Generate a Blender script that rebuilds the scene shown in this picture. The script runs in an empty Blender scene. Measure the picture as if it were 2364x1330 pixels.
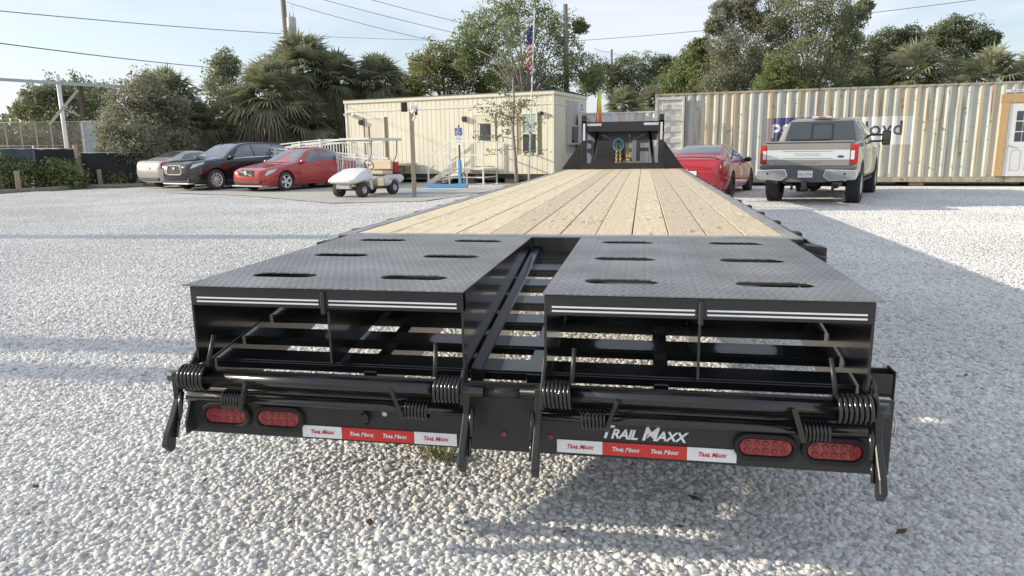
import bpy, bmesh, math, random
import numpy as np
from mathutils import Vector, Matrix, noise as mnoise
R = math.radians
sc = bpy.context.scene
col = sc.collection
random.seed(7)

# ---------------------------------------------------------------- camera
CAM = Vector((0.4327, -2.1744, 1.3472)); YAW, PITCH, ROLL = 0.1833, 0.1938, -0.0136
FPX, IW, IH = 1636.13, 2364.0, 1330.0
_cy, _sy = math.cos(YAW), math.sin(YAW)
CF = Vector((-_sy*math.cos(PITCH), _cy*math.cos(PITCH), -math.sin(PITCH)))
_r = Vector((_cy, _sy, 0)); _u = _r.cross(CF)
CR = math.cos(ROLL)*_r + math.sin(ROLL)*_u
CU = -math.sin(ROLL)*_r + math.cos(ROLL)*_u
cd = bpy.data.cameras.new('camera'); cam = bpy.data.objects.new('camera', cd); col.objects.link(cam)
cd.sensor_width = 36; cd.lens = 36*FPX/IW; cd.clip_end = 3000; cd.clip_start = .05
cam.matrix_world = Matrix(((CR.x, CU.x, -CF.x, CAM.x), (CR.y, CU.y, -CF.y, CAM.y), (CR.z, CU.z, -CF.z, CAM.z), (0, 0, 0, 1)))
sc.camera = cam

# ---------------------------------------------------------------- sky, sun, exposure
SUN_EL, SUN_BACK = R(18.4), R(3.5)
world = bpy.data.worlds.new('World'); sc.world = world; world.use_nodes = True
wn, wl = world.node_tree.nodes, world.node_tree.links
wn.clear()
wo = wn.new('ShaderNodeOutputWorld'); bg = wn.new('ShaderNodeBackground'); bg.inputs['Strength'].default_value = .12
sky = wn.new('ShaderNodeTexSky'); sky.sky_type = 'NISHITA'; sky.sun_disc = False
sky.sun_elevation = SUN_EL; sky.sun_rotation = R(270) - SUN_BACK
sky.air_density = 1.0; sky.dust_density = 1.0; sky.ozone_density = 1.6
tc = wn.new('ShaderNodeTexCoord'); mp = wn.new('ShaderNodeMapping'); mp.inputs['Scale'].default_value = (1.0, 1.6, 5.0)
nz = wn.new('ShaderNodeTexNoise'); nz.inputs['Scale'].default_value = 2.1; nz.inputs['Detail'].default_value = 7; nz.inputs['Roughness'].default_value = .58
nz.inputs['Distortion'].default_value = .5
cr = wn.new('ShaderNodeValToRGB'); cr.color_ramp.elements[0].position = .34; cr.color_ramp.elements[1].position = .62
cr.color_ramp.elements[0].color = (.30, .30, .30, 1); cr.color_ramp.elements[1].color = (.92, .92, .92, 1)
mx = wn.new('ShaderNodeMixRGB'); mx.inputs[2].default_value = (4.9, 5.2, 5.7, 1)
wl.new(tc.outputs['Generated'], mp.inputs['Vector']); wl.new(mp.outputs['Vector'], nz.inputs['Vector'])
wl.new(nz.outputs['Fac'], cr.inputs['Fac']); wl.new(cr.outputs['Color'], mx.inputs[0])
wl.new(sky.outputs['Color'], mx.inputs[1]); wl.new(mx.outputs['Color'], bg.inputs['Color']); wl.new(bg.outputs['Background'], wo.inputs['Surface'])

sd = bpy.data.lights.new('sun', 'SUN'); sd.energy = 3.9; sd.angle = R(.55); sd.color = (1.0, .90, .74)
sun = bpy.data.objects.new('sun', sd); col.objects.link(sun)
SUNV = Vector((-math.cos(SUN_BACK)*math.cos(SUN_EL), -math.sin(SUN_BACK)*math.cos(SUN_EL), math.sin(SUN_EL)))
sun.rotation_euler = (-SUNV).to_track_quat('-Z', 'Y').to_euler(); sun.location = (-20, -6, 14)
vs = sc.view_settings
vs.view_transform = 'Standard'; vs.look = 'None'; vs.gamma = 1; vs.use_curve_mapping = False; vs.exposure = 0.62
sc.cycles.use_denoising = True
sc.cycles.max_bounces = 6; sc.cycles.diffuse_bounces = 3; sc.cycles.glossy_bounces = 3; sc.cycles.transparent_max_bounces = 8
sc.cycles.sample_clamp_indirect = 6

# ---------------------------------------------------------------- measuring helpers (a pixel of the photograph -> a point of the place)
def ray(px, py): return (CF*FPX + CR*(px-IW/2) - CU*(py-IH/2)).normalized()
def G(px, py, z=0.0):
    d = ray(px, py); t = (z-CAM.z)/d.z; return CAM + d*t
def D(px, py, dep):
    d = ray(px, py); return CAM + d*(dep/d.dot(CF))
def Yp(px, py, Y):
    d = ray(px, py); return CAM + d*((Y-CAM.y)/d.y)

# ---------------------------------------------------------------- materials
MATS = {}
def mat(name, c, rough=.5, metal=0.0, var=.08, scale=8.0, bump=0.0, bscale=60.0, coat=0.0, spec=.5, c2=None, stretch=(1, 1, 1), alpha=None, trans=0.0, emit=None, rnd=0.0, thr=None):
    if name in MATS: return MATS[name]
    m = bpy.data.materials.new(name); m.use_nodes = True; MATS[name] = m
    n, l = m.node_tree.nodes, m.node_tree.links
    b = n['Principled BSDF']
    b.inputs['Roughness'].default_value = rough; b.inputs['Metallic'].default_value = metal
    b.inputs['Coat Weight'].default_value = coat; b.inputs['Coat Roughness'].default_value = .06
    b.inputs['Specular IOR Level'].default_value = spec
    if trans: b.inputs['Transmission Weight'].default_value = trans
    t = n.new('ShaderNodeTexCoord'); mpn = n.new('ShaderNodeMapping'); mpn.inputs['Scale'].default_value = stretch
    ns = n.new('ShaderNodeTexNoise'); ns.inputs['Scale'].default_value = scale; ns.inputs['Detail'].default_value = 5
    l.new(t.outputs['Object'], mpn.inputs['Vector']); l.new(mpn.outputs['Vector'], ns.inputs['Vector'])
    rp = n.new('ShaderNodeValToRGB'); lo, hi = thr or (.3, .7)
    rp.color_ramp.elements[0].position = lo; rp.color_ramp.elements[1].position = hi
    ca = c2 if c2 else tuple(max(0, v*(1-var)) for v in c)
    cb = c if c2 else tuple(min(1, v*(1+var)) for v in c)
    rp.color_ramp.elements[0].color = (*ca, 1); rp.color_ramp.elements[1].color = (*cb, 1)
    l.new(ns.outputs['Fac'], rp.inputs['Fac'])
    out = rp.outputs['Color']
    if rnd:
        oi = n.new('ShaderNodeObjectInfo'); ge = n.new('ShaderNodeNewGeometry'); ad = n.new('ShaderNodeMath'); ad.operation = 'ADD'
        fr = n.new('ShaderNodeMath'); fr.operation = 'FRACT'
        l.new(oi.outputs['Random'], ad.inputs[0]); l.new(ge.outputs['Random Per Island'], ad.inputs[1]); l.new(ad.outputs[0], fr.inputs[0])
        hs = n.new('ShaderNodeHueSaturation'); mr = n.new('ShaderNodeMapRange'); mr.inputs['To Min'].default_value = 1-rnd; mr.inputs['To Max'].default_value = 1+rnd
        l.new(fr.outputs[0], mr.inputs['Value']); l.new(mr.outputs['Result'], hs.inputs['Value']); l.new(out, hs.inputs['Color']); out = hs.outputs['Color']
    l.new(out, b.inputs['Base Color'])
    rr = n.new('ShaderNodeMapRange'); rr.inputs['To Min'].default_value = max(0.02, rough*.85); rr.inputs['To Max'].default_value = min(1, rough*1.2)
    l.new(ns.outputs['Fac'], rr.inputs['Value']); l.new(rr.outputs['Result'], b.inputs['Roughness'])
    if bump:
        n2 = n.new('ShaderNodeTexNoise'); n2.inputs['Scale'].default_value = bscale; n2.inputs['Detail'].default_value = 4
        l.new(mpn.outputs['Vector'], n2.inputs['Vector'])
        bp = n.new('ShaderNodeBump'); bp.inputs['Strength'].default_value = bump; bp.inputs['Distance'].default_value = .02
        l.new(n2.outputs['Fac'], bp.inputs['Height']); l.new(bp.outputs['Normal'], b.inputs['Normal'])
    if emit:
        b.inputs['Emission Color'].default_value = (*emit[0], 1); b.inputs['Emission Strength'].default_value = emit[1]
    return m
def leafmat(name, c, c2, rnd=.35, trl=.4):
    if name in MATS: return MATS[name]
    m = mat(name, c, .6, c2=c2, scale=1.2, rnd=rnd, spec=.25)
    n, l = m.node_tree.nodes, m.node_tree.links
    b = n['Principled BSDF']; src = b.inputs['Base Color'].links[0].from_socket
    tr = n.new('ShaderNodeBsdfTranslucent'); ms = n.new('ShaderNodeMixShader'); ms.inputs[0].default_value = trl
    l.new(src, tr.inputs['Color']); l.new(b.outputs[0], ms.inputs[1]); l.new(tr.outputs[0], ms.inputs[2])
    l.new(ms.outputs[0], n['Material Output'].inputs['Surface'])
    return m

# ---------------------------------------------------------------- mesh helpers
class MB:
    """collects shapes of ONE part"""
    def __init__(s): s.v = []; s.f = []; s.sm = []; s.m = []
    def add(s, vs, fs, smooth=False, mi=0):
        o = len(s.v); s.v += [tuple(v) for v in vs]; s.f += [tuple(i+o for i in f) for f in fs]; s.sm += [smooth]*len(fs); s.m += [mi]*len(fs); return s
    def box(s, x0, x1, y0, y1, z0, z1, M=None, mi=0):
        vs = [Vector((x, y, z)) for z in (z0, z1) for y in (y0, y1) for x in (x0, x1)]
        if M: vs = [M @ v for v in vs]
        return s.add(vs, [(0, 2, 3, 1), (4, 5, 7, 6), (0, 1, 5, 4), (2, 6, 7, 3), (0, 4, 6, 2), (1, 3, 7, 5)], False, mi)
    def bar(s, p, q, w, h, up=(0, 0, 1)):
        p, q = Vector(p), Vector(q); d = q-p; L = d.length; d.normalize(); upv = Vector(up)
        if abs(d.dot(upv)) > .98: upv = Vector((1, 0, 0))
        r = d.cross(upv).normalized(); u = r.cross(d)
        M = Matrix(((r.x, d.x, u.x, p.x), (r.y, d.y, u.y, p.y), (r.z, d.z, u.z, p.z), (0, 0, 0, 1)))
        return s.box(-w/2, w/2, 0, L, -h/2, h/2, M)
    def tube(s, pts, r, n=8, cap=True, r1=None):
        pts = [Vector(p) for p in pts]; k = len(pts); vs = []; prev = None
        for i, p in enumerate(pts):
            d = (pts[min(i+1, k-1)]-pts[max(i-1, 0)]).normalized()
            if prev is None:
                a = d.cross(Vector((0, 0, 1))) if abs(d.z) < .95 else d.cross(Vector((1, 0, 0)))
            else: a = prev-d*prev.dot(d)
            a.normalize(); prev = a; b = d.cross(a)
            rr = r[i] if isinstance(r, (list, tuple)) else (r if r1 is None else r+(r1-r)*i/(k-1))
            vs += [p+(a*math.cos(2*math.pi*j/n)+b*math.sin(2*math.pi*j/n))*rr for j in range(n)]
        fs = [(i*n+j, i*n+(j+1) % n, (i+1)*n+(j+1) % n, (i+1)*n+j) for i in range(k-1) for j in range(n)]
        s.add(vs, fs, True)
        if cap:
            o = len(s.v)-k*n
            s.f += [tuple(o+j for j in reversed(range(n))), tuple(o+(k-1)*n+j for j in range(n))]; s.sm += [False]*2; s.m += [0]*2
        return s
    def cyl(s, p, q, r, n=16, r1=None): return s.tube([p, q], r, n, True, r1)
    def lathe(s, prof, n=24, M=None, close=False):
        """prof: (radius, height) along local z"""
        k = len(prof); vs = []
        for (r, z) in prof:
            vs += [Vector((r*math.cos(2*math.pi*j/n), r*math.sin(2*math.pi*j/n), z)) for j in range(n)]
        if M: vs = [M @ v for v in vs]
        fs = [(i*n+j, i*n+(j+1) % n, ((i+1) % k)*n+(j+1) % n, ((i+1) % k)*n+j) for i in range(k if close else k-1) for j in range(n)]
        s.add(vs, fs, True)
        if not close:
            o = len(s.v)-k*n
            s.f += [tuple(o+j for j in reversed(range(n))), tuple(o+(k-1)*n+j for j in range(n))]; s.sm += [False]*2; s.m += [0]*2
        return s
    def prism(s, poly, a0, a1, axis='x', M=None):
        """poly in the two remaining axes, extruded along axis"""
        n = len(poly)
        def P(a, q):
            return Vector((a, q[0], q[1])) if axis == 'x' else Vector((q[0], a, q[1])) if axis == 'y' else Vector((q[0], q[1], a))
        vs = [P(a0, q) for q in poly]+[P(a1, q) for q in poly]
        if M: vs = [M @ v for v in vs]
        return s.add(vs, [tuple(range(n)), tuple(range(2*n-1, n-1, -1))]+[(i, n+i, n+(i+1) % n, (i+1) % n) for i in range(n)])
    def grid(s, fn, nu, nv, smooth=True):
        vs = [fn(i/nu, j/nv) for i in range(nu+1) for j in range(nv+1)]
        return s.add(vs, [(i*(nv+1)+j, (i+1)*(nv+1)+j, (i+1)*(nv+1)+j+1, i*(nv+1)+j+1) for i in range(nu) for j in range(nv)], smooth)
    def mesh(s, name, mats, bevel=0, seg=2, fix=True):
        me = bpy.data.meshes.new(name); me.from_pydata(s.v, [], s.f)
        for p_, sm, mi in zip(me.polygons, s.sm, s.m): p_.use_smooth = sm; p_.material_index = mi
        for mm in (mats if isinstance(mats, (list, tuple)) else [mats]): me.materials.append(mm)
        if fix or bevel:
            bm = bmesh.new(); bm.from_mesh(me)
            if fix: bmesh.ops.recalc_face_normals(bm, faces=bm.faces[:])
            if bevel:
                es = [e for e in bm.edges if len(e.link_faces) == 2 and e.calc_face_angle(0) > .6]
                bmesh.ops.bevel(bm, geom=es, offset=bevel, segments=seg, profile=.5, affect='EDGES', clamp_overlap=True)
            bm.to_mesh(me); bm.free()
        return me
    def build(s, name, mats, parent=None, bevel=0, seg=2, fix=True, **kw):
        o = bpy.data.objects.new(name, s.mesh(name, mats, bevel, seg, fix)); col.objects.link(o)
        if parent: o.parent = parent
        tag(o, **kw); return o
def tag(o, label=None, cat=None, group=None, kind=None):
    if label: o['label'] = label
    if cat: o['category'] = cat
    if group: o['group'] = group
    if kind: o['kind'] = kind
    return o
def thing(name, label, cat, loc=(0, 0, 0), rz=0.0, group=None):
    o = bpy.data.objects.new(name, None); col.objects.link(o); o.empty_display_size = .2
    o.location = loc; o.rotation_euler = (0, 0, rz); return tag(o, label, cat, group)
def part(name, me, parent, loc=None, rot=None, scale=None):
    o = bpy.data.objects.new(name, me); col.objects.link(o); o.parent = parent
    if loc is not None: o.location = loc
    if rot is not None: o.rotation_euler = rot
    if scale is not None: o.scale = scale
    return o
def copy_tree(o, parent=None):
    c = o.copy(); col.objects.link(c); c.parent = parent
    for ch in o.children: copy_tree(ch, c)
    return c
def text_mesh(body, size, thick=.0015, shear=0.0, caps=False, spacing=1.0, align='CENTER', bold=0.0):
    cu = bpy.data.curves.new('lettering', 'FONT'); cu.body = body; cu.size = size; cu.extrude = thick; cu.shear = shear
    cu.align_x = align; cu.align_y = 'CENTER'; cu.space_character = spacing; cu.resolution_u = 3; cu.offset = bold
    if caps:
        cu.small_caps_scale = .72
        for i in range(len(body)): cu.body_format[i].use_small_caps = True
    ob = bpy.data.objects.new('lettering', cu); col.objects.link(ob)
    dg = bpy.context.evaluated_depsgraph_get(); me = bpy.data.meshes.new_from_object(ob.evaluated_get(dg))
    bpy.data.objects.remove(ob); bpy.data.curves.remove(cu); me.name = 'lettering'; return me
def lettering(body, size, m, parent, loc, rot, **kw):
    me = text_mesh(body, size, **kw); me.materials.clear(); me.materials.append(m)
    return part('lettering', me, parent, loc, rot)
def cut(o, cutters):
    """boolean difference, applied"""
    objs = []
    for mb in cutters:
        c = bpy.data.objects.new('cutter', mb.mesh('cutter', o.data.materials[0])); col.objects.link(c); objs.append(c); c.parent = o.parent
        md = o.modifiers.new('b', 'BOOLEAN'); md.object = c; md.operation = 'DIFFERENCE'; md.solver = 'EXACT'
    bpy.context.view_layer.update()
    dg = bpy.context.evaluated_depsgraph_get(); me = bpy.data.meshes.new_from_object(o.evaluated_get(dg))
    o.modifiers.clear(); old = o.data; o.data = me; me.name = old.name
    for c in objs: bpy.data.objects.remove(c)
    return o
def RZ(a): return Matrix.Rotation(a, 4, 'Z')
def TR(x, y, z): return Matrix.Translation((x, y, z))
# ================================================================ GROUND
def pos_noise_mat(name, cols, scale, rough=.9, bump=.4, bscale=40, pts=(.35, .65), big=.25):
    m = bpy.data.materials.new(name); m.use_nodes = True; MATS[name] = m
    n, l = m.node_tree.nodes, m.node_tree.links; b = n['Principled BSDF']; b.inputs['Roughness'].default_value = rough; b.inputs['Specular IOR Level'].default_value = .2
    g = n.new('ShaderNodeNewGeometry')
    a = n.new('ShaderNodeTexNoise'); a.inputs['Scale'].default_value = scale; a.inputs['Detail'].default_value = 6; a.inputs['Roughness'].default_value = .65
    l.new(g.outputs['Position'], a.inputs['Vector'])
    rp = n.new('ShaderNodeValToRGB'); rp.color_ramp.elements[0].position = pts[0]; rp.color_ramp.elements[1].position = pts[1]
    rp.color_ramp.elements[0].color = (*cols[0], 1); rp.color_ramp.elements[1].color = (*cols[1], 1)
    l.new(a.outputs['Fac'], rp.inputs['Fac'])
    c = n.new('ShaderNodeTexNoise'); c.inputs['Scale'].default_value = big; c.inputs['Detail'].default_value = 4
    l.new(g.outputs['Position'], c.inputs['Vector'])
    mr = n.new('ShaderNodeMapRange'); mr.inputs['From Min'].default_value = .3; mr.inputs['From Max'].default_value = .7
    l.new(c.outputs['Fac'], mr.inputs['Value'])
    mx_ = n.new('ShaderNodeMixRGB'); mx_.inputs[2].default_value = (*cols[2], 1)
    ml = n.new('ShaderNodeMath'); ml.operation = 'MULTIPLY'; ml.inputs[1].default_value = .55; l.new(mr.outputs[0], ml.inputs[0])
    l.new(ml.outputs[0], mx_.inputs[0]); l.new(rp.outputs['Color'], mx_.inputs[1]); l.new(mx_.outputs['Color'], b.inputs['Base Color'])
    v = n.new('ShaderNodeTexVoronoi'); v.inputs['Scale'].default_value = bscale; l.new(g.outputs['Position'], v.inputs['Vector'])
    bp = n.new('ShaderNodeBump'); bp.inputs['Strength'].default_value = bump; bp.inputs['Distance'].default_value = .02
    l.new(v.outputs['Distance'], bp.inputs['Height']); l.new(bp.outputs['Normal'], b.inputs['Normal'])
    return m
def sheet(name, pts, z, m, **kw):
    return MB().add([(p[0], p[1], z) for p in pts], [tuple(range(len(pts)))]).build(name, m, **kw)
sheet('ground', [(-700, -300), (700, -300), (700, 1100), (-700, 1100)], -.012, pos_noise_mat('dirt', ((.10, .085, .055), (.19, .17, .12), (.12, .13, .06)), 1.3), kind='structure')
LOT = [(-21.9, 18.0), (-21.2, 22.6), (-19.0, 24.2), (-14, 26.2), (-3, 27.2), (3, 24.5), (34, 21), (60, 12), (60, -30), (-60, -30), (-60, 6), (-23, 12)]
sheet('gravel_lot', LOT, .007, pos_noise_mat('gravel_base', ((.42, .41, .385), (.68, .67, .635), (.58, .57, .535)), 36, bump=.8, bscale=34, pts=(.36, .56)), kind='structure')
PAVE = [(-19.2, 24.3), (-15.6, 19.8), (-11.9, 18.35), (-7.6, 15.25), (-5.3, 15.9), (-4.5, 19.2), (-4.4, 21.4), (-7.0, 23.6), (-7.6, 29), (-17, 29)]
sheet('parking_pavement', PAVE, .026, pos_noise_mat('asphalt_pale', ((.40, .385, .36), (.52, .50, .47), (.46, .44, .40)), 9, bump=.25, bscale=90), kind='structure')
def inside(p, poly):
    c = False; n = len(poly); j = n-1
    for i in range(n):
        if (poly[i][1] > p[1]) != (poly[j][1] > p[1]) and p[0] < (poly[j][0]-poly[i][0])*(p[1]-poly[i][1])/(poly[j][1]-poly[i][1])+poly[i][0]: c = not c
        j = i
    return c

# loose stones: tiles of stones instanced over the lot (one mass, nobody could count it)
def stone_mat():
    m = bpy.data.materials.new('limestone_gravel'); m.use_nodes = True
    n, l = m.node_tree.nodes, m.node_tree.links; b = n['Principled BSDF']; b.inputs['Roughness'].default_value = .88; b.inputs['Specular IOR Level'].default_value = .2
    g = n.new('ShaderNodeNewGeometry'); rp = n.new('ShaderNodeValToRGB')
    e = rp.color_ramp.elements; e[0].position = 0; e[0].color = (.46, .455, .44, 1); e[1].position = 1; e[1].color = (.90, .89, .865, 1)
    for p_, c_ in ((.10, (.62, .61, .59)), (.3, (.76, .75, .725)), (.5, (.82, .805, .77)), (.62, (.76, .70, .62)), (.66, (.82, .81, .79)), (.86, (.87, .86, .84))):
        x = e.new(p_); x.color = (*c_, 1)
    l.new(g.outputs['Random Per Island'], rp.inputs['Fac'])
    a = n.new('ShaderNodeTexNoise'); a.inputs['Scale'].default_value = 90; a.inputs['Detail'].default_value = 3; l.new(g.outputs['Position'], a.inputs['Vector'])
    mr = n.new('ShaderNodeMapRange'); mr.inputs['From Min'].default_value = .3; mr.inputs['From Max'].default_value = .7; mr.inputs['To Min'].default_value = .72; mr.inputs['To Max'].default_value = 1.0; l.new(a.outputs['Fac'], mr.inputs['Value'])
    c = n.new('ShaderNodeTexNoise'); c.inputs['Scale'].default_value = .45; c.inputs['Detail'].default_value = 5; l.new(g.outputs['Position'], c.inputs['Vector'])
    m2 = n.new('ShaderNodeMapRange'); m2.inputs['From Min'].default_value = .35; m2.inputs['From Max'].default_value = .65; m2.inputs['To Min'].default_value = .88; m2.inputs['To Max'].default_value = 1.06; l.new(c.outputs['Fac'], m2.inputs['Value'])
    mu = n.new('ShaderNodeMath'); mu.operation = 'MULTIPLY'; l.new(mr.outputs[0], mu.inputs[0]); l.new(m2.outputs[0], mu.inputs[1])
    hs = n.new('ShaderNodeHueSaturation'); l.new(mu.outputs[0], hs.inputs['Value']); l.new(rp.outputs['Color'], hs.inputs['Color']); l.new(hs.outputs['Color'], b.inputs['Base Color'])
    bp = n.new('ShaderNodeBump'); bp.inputs['Strength'].default_value = .25; bp.inputs['Distance'].default_value = .004; l.new(a.outputs['Fac'], bp.inputs['Height']); l.new(bp.outputs['Normal'], b.inputs['Normal'])
    return m
def gravel():
    pts, rot, pick = [], [], []
    rg = random.Random(3)
    for ix in range(-30, 30):
        for iy in range(-6, 28):
            c = (ix+.5, iy+.5)
            v = Vector((c[0], c[1], 0))-CAM; dep = v.dot(CF); lat = v.dot(CR)
            if dep < -2.5 or abs(lat) > .8*dep+6: continue
            if not inside(c, LOT) or inside(c, PAVE): continue
            pts.append((c[0], c[1], .004)); rot.append(rg.randrange(4)*math.pi/2); pick.append(rg.randrange(3))
    me = bpy.data.meshes.new('gravel'); me.from_pydata(pts, [], [])
    me.attributes.new('turn', 'FLOAT', 'POINT').data.foreach_set('value', rot)
    me.attributes.new('pick', 'INT', 'POINT').data.foreach_set('value', pick)
    ng = bpy.data.node_groups.new('gravel_scatter', 'GeometryNodeTree')
    ng.interface.new_socket('Geometry', in_out='INPUT', socket_type='NodeSocketGeometry'); ng.interface.new_socket('Geometry', in_out='OUTPUT', socket_type='NodeSocketGeometry')
    N, L = ng.nodes, ng.links
    gi, go = N.new('NodeGroupInput'), N.new('NodeGroupOutput')
    m = stone_mat()
    jst = N.new('GeometryNodeJoinGeometry')
    for k in range(6):
        ico = N.new('GeometryNodeMeshIcoSphere'); ico.inputs['Radius'].default_value = .5; ico.inputs['Subdivisions'].default_value = 2
        nz = N.new('ShaderNodeTexNoise'); nz.noise_dimensions = '4D'; nz.inputs['W'].default_value = k*7.3; nz.inputs['Scale'].default_value = 1.9; nz.inputs['Detail'].default_value = 1.5
        sb = N.new('ShaderNodeVectorMath'); sb.operation = 'SUBTRACT'; sb.inputs[1].default_value = (.5, .5, .5); L.new(nz.outputs['Color'], sb.inputs[0])
        ml = N.new('ShaderNodeVectorMath'); ml.operation = 'SCALE'; ml.inputs['Scale'].default_value = .95; L.new(sb.outputs[0], ml.inputs[0])
        sp = N.new('GeometryNodeSetPosition'); L.new(ico.outputs['Mesh'], sp.inputs['Geometry']); L.new(ml.outputs[0], sp.inputs['Offset'])
        ss = N.new('GeometryNodeSetShadeSmooth'); ss.inputs['Shade Smooth'].default_value = (k % 2 == 0); L.new(sp.outputs[0], ss.inputs[0])
        gi2 = N.new('GeometryNodeGeometryToInstance'); L.new(ss.outputs[0], gi2.inputs[0]); L.new(gi2.outputs[0], jst.inputs[0])
    jt = N.new('GeometryNodeJoinGeometry')
    def rnd(lo, hi, seed, typ='FLOAT'):
        r = N.new('FunctionNodeRandomValue'); r.data_type = typ
        i = {'FLOAT': (2, 3), 'FLOAT_VECTOR': (0, 1), 'INT': (4, 5)}[typ]; r.inputs[i[0]].default_value = lo; r.inputs[i[1]].default_value = hi; r.inputs['Seed'].default_value = seed
        return r.outputs[{'FLOAT': 1, 'FLOAT_VECTOR': 0, 'INT': 2}[typ]]
    for t in range(3):
        gr = N.new('GeometryNodeMeshGrid'); gr.inputs['Size X'].default_value = 1; gr.inputs['Size Y'].default_value = 1; gr.inputs['Vertices X'].default_value = 2; gr.inputs['Vertices Y'].default_value = 2
        ds = N.new('GeometryNodeDistributePointsOnFaces'); ds.distribute_method = 'POISSON'; ds.inputs['Distance Min'].default_value = .0148; ds.inputs['Density Max'].default_value = 4600; ds.inputs['Seed'].default_value = t*11+1
        L.new(gr.outputs['Mesh'], ds.inputs['Mesh'])
        ip = N.new('GeometryNodeInstanceOnPoints'); ip.inputs['Pick Instance'].default_value = True
        L.new(ds.outputs['Points'], ip.inputs['Points']); L.new(jst.outputs[0], ip.inputs['Instance'])
        L.new(rnd(0, 5, t+20, 'INT'), ip.inputs['Instance Index'])
        L.new(rnd((-.6, -.6, 0), (.6, .6, 6.28), t+40, 'FLOAT_VECTOR'), ip.inputs['Rotation'])
        vm = N.new('ShaderNodeVectorMath'); vm.operation = 'SCALE'
        L.new(rnd((.85, .7, .55), (1.3, 1.05, .85), t+60, 'FLOAT_VECTOR'), vm.inputs[0])
        pw = N.new('ShaderNodeMath'); pw.operation = 'POWER'; pw.inputs[1].default_value = 2.2; L.new(rnd(0, 1, t+80), pw.inputs[0])
        ma = N.new('ShaderNodeMath'); ma.operation = 'MULTIPLY_ADD'; ma.inputs[1].default_value = .018; ma.inputs[2].default_value = .0225; L.new(pw.outputs[0], ma.inputs[0])
        L.new(ma.outputs[0], vm.inputs['Scale']); L.new(vm.outputs[0], ip.inputs['Scale'])
        ti = N.new('GeometryNodeTranslateInstances'); L.new(ip.outputs[0], ti.inputs[0]); L.new(rnd((-.004, -.004, -.004), (.004, .004, .010), t+90, 'FLOAT_VECTOR'), ti.inputs['Translation'])
        rl = N.new('GeometryNodeRealizeInstances'); L.new(ti.outputs[0], rl.inputs[0])
        sm = N.new('GeometryNodeSetMaterial'); sm.inputs['Material'].default_value = m; L.new(rl.outputs[0], sm.inputs[0])
        g2 = N.new('GeometryNodeGeometryToInstance'); L.new(sm.outputs[0], g2.inputs[0]); L.new(g2.outputs[0], jt.inputs[0])
    fin = N.new('GeometryNodeInstanceOnPoints'); fin.inputs['Pick Instance'].default_value = True
    L.new(gi.outputs[0], fin.inputs['Points']); L.new(jt.outputs[0], fin.inputs['Instance'])
    a1 = N.new('GeometryNodeInputNamedAttribute'); a1.data_type = 'INT'; a1.inputs['Name'].default_value = 'pick'; L.new(a1.outputs[0], fin.inputs['Instance Index'])
    a2 = N.new('GeometryNodeInputNamedAttribute'); a2.data_type = 'FLOAT'; a2.inputs['Name'].default_value = 'turn'
    cx = N.new('ShaderNodeCombineXYZ'); L.new(a2.outputs[0], cx.inputs['Z']); L.new(cx.outputs[0], fin.inputs['Rotation'])
    L.new(fin.outputs[0], go.inputs[0])
    me.materials.append(m)
    o = bpy.data.objects.new('gravel', me); col.objects.link(o); md = o.modifiers.new('scatter', 'NODES'); md.node_group = ng
    tag(o, 'pale crushed limestone gravel covering the whole yard', 'gravel', kind='stuff')
gravel()

# ================================================================ TRAILER
BLK = mat('black_enamel', (.012, .012, .013), .22, var=.25, scale=3, coat=.5, bump=.02, bscale=180)
BLK2 = mat('black_satin', (.034, .033, .032), .42, c2=(.015, .015, .016), scale=3.5, bump=.04, bscale=220)
RUB = mat('black_rubber', (.02, .02, .021), .8, var=.2, scale=30)
WHT = mat('white_film', (.80, .81, .82), .45, var=.04, scale=30)
REDF = mat('red_film', (.62, .035, .028), .4, var=.08, scale=60)
LEDR = mat('red_lens', (.26, .010, .014), .15, var=.5, scale=45, bump=.5, bscale=55, coat=.8)
def tread_mat():
    m = mat('tread_plate', (.27, .27, .275), .40, metal=.5, var=.22, scale=4)
    n, l = m.node_tree.nodes, m.node_tree.links; b = n['Principled BSDF']
    t = n.new('ShaderNodeTexCoord'); hs = []
    for a in (35, -35):
        mp_ = n.new('ShaderNodeMapping'); mp_.inputs['Rotation'].default_value = (0, 0, R(a)); mp_.inputs['Scale'].default_value = (27, 64, 1)
        vo = n.new('ShaderNodeTexVoronoi'); vo.inputs['Randomness'].default_value = 0; vo.inputs['Scale'].default_value = 1; vo.voronoi_dimensions = '2D'
        l.new(t.outputs['Object'], mp_.inputs['Vector']); l.new(mp_.outputs['Vector'], vo.inputs['Vector'])
        rr = n.new('ShaderNodeMapRange'); rr.inputs['From Min'].default_value = .15; rr.inputs['From Max'].default_value = .42; rr.inputs['To Min'].default_value = 1; rr.inputs['To Max'].default_value = 0
        l.new(vo.outputs['Distance'], rr.inputs['Value']); hs.append(rr)
    mxm = n.new('ShaderNodeMath'); mxm.operation = 'MAXIMUM'; l.new(hs[0].outputs[0], mxm.inputs[0]); l.new(hs[1].outputs[0], mxm.inputs[1])
    bp = n.new('ShaderNodeBump'); bp.inputs['Strength'].default_value = .8; bp.inputs['Distance'].default_value = .006
    l.new(mxm.outputs[0], bp.inputs['Height']); l.new(bp.outputs['Normal'], b.inputs['Normal'])
    return m
TREAD = tread_mat()
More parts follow.
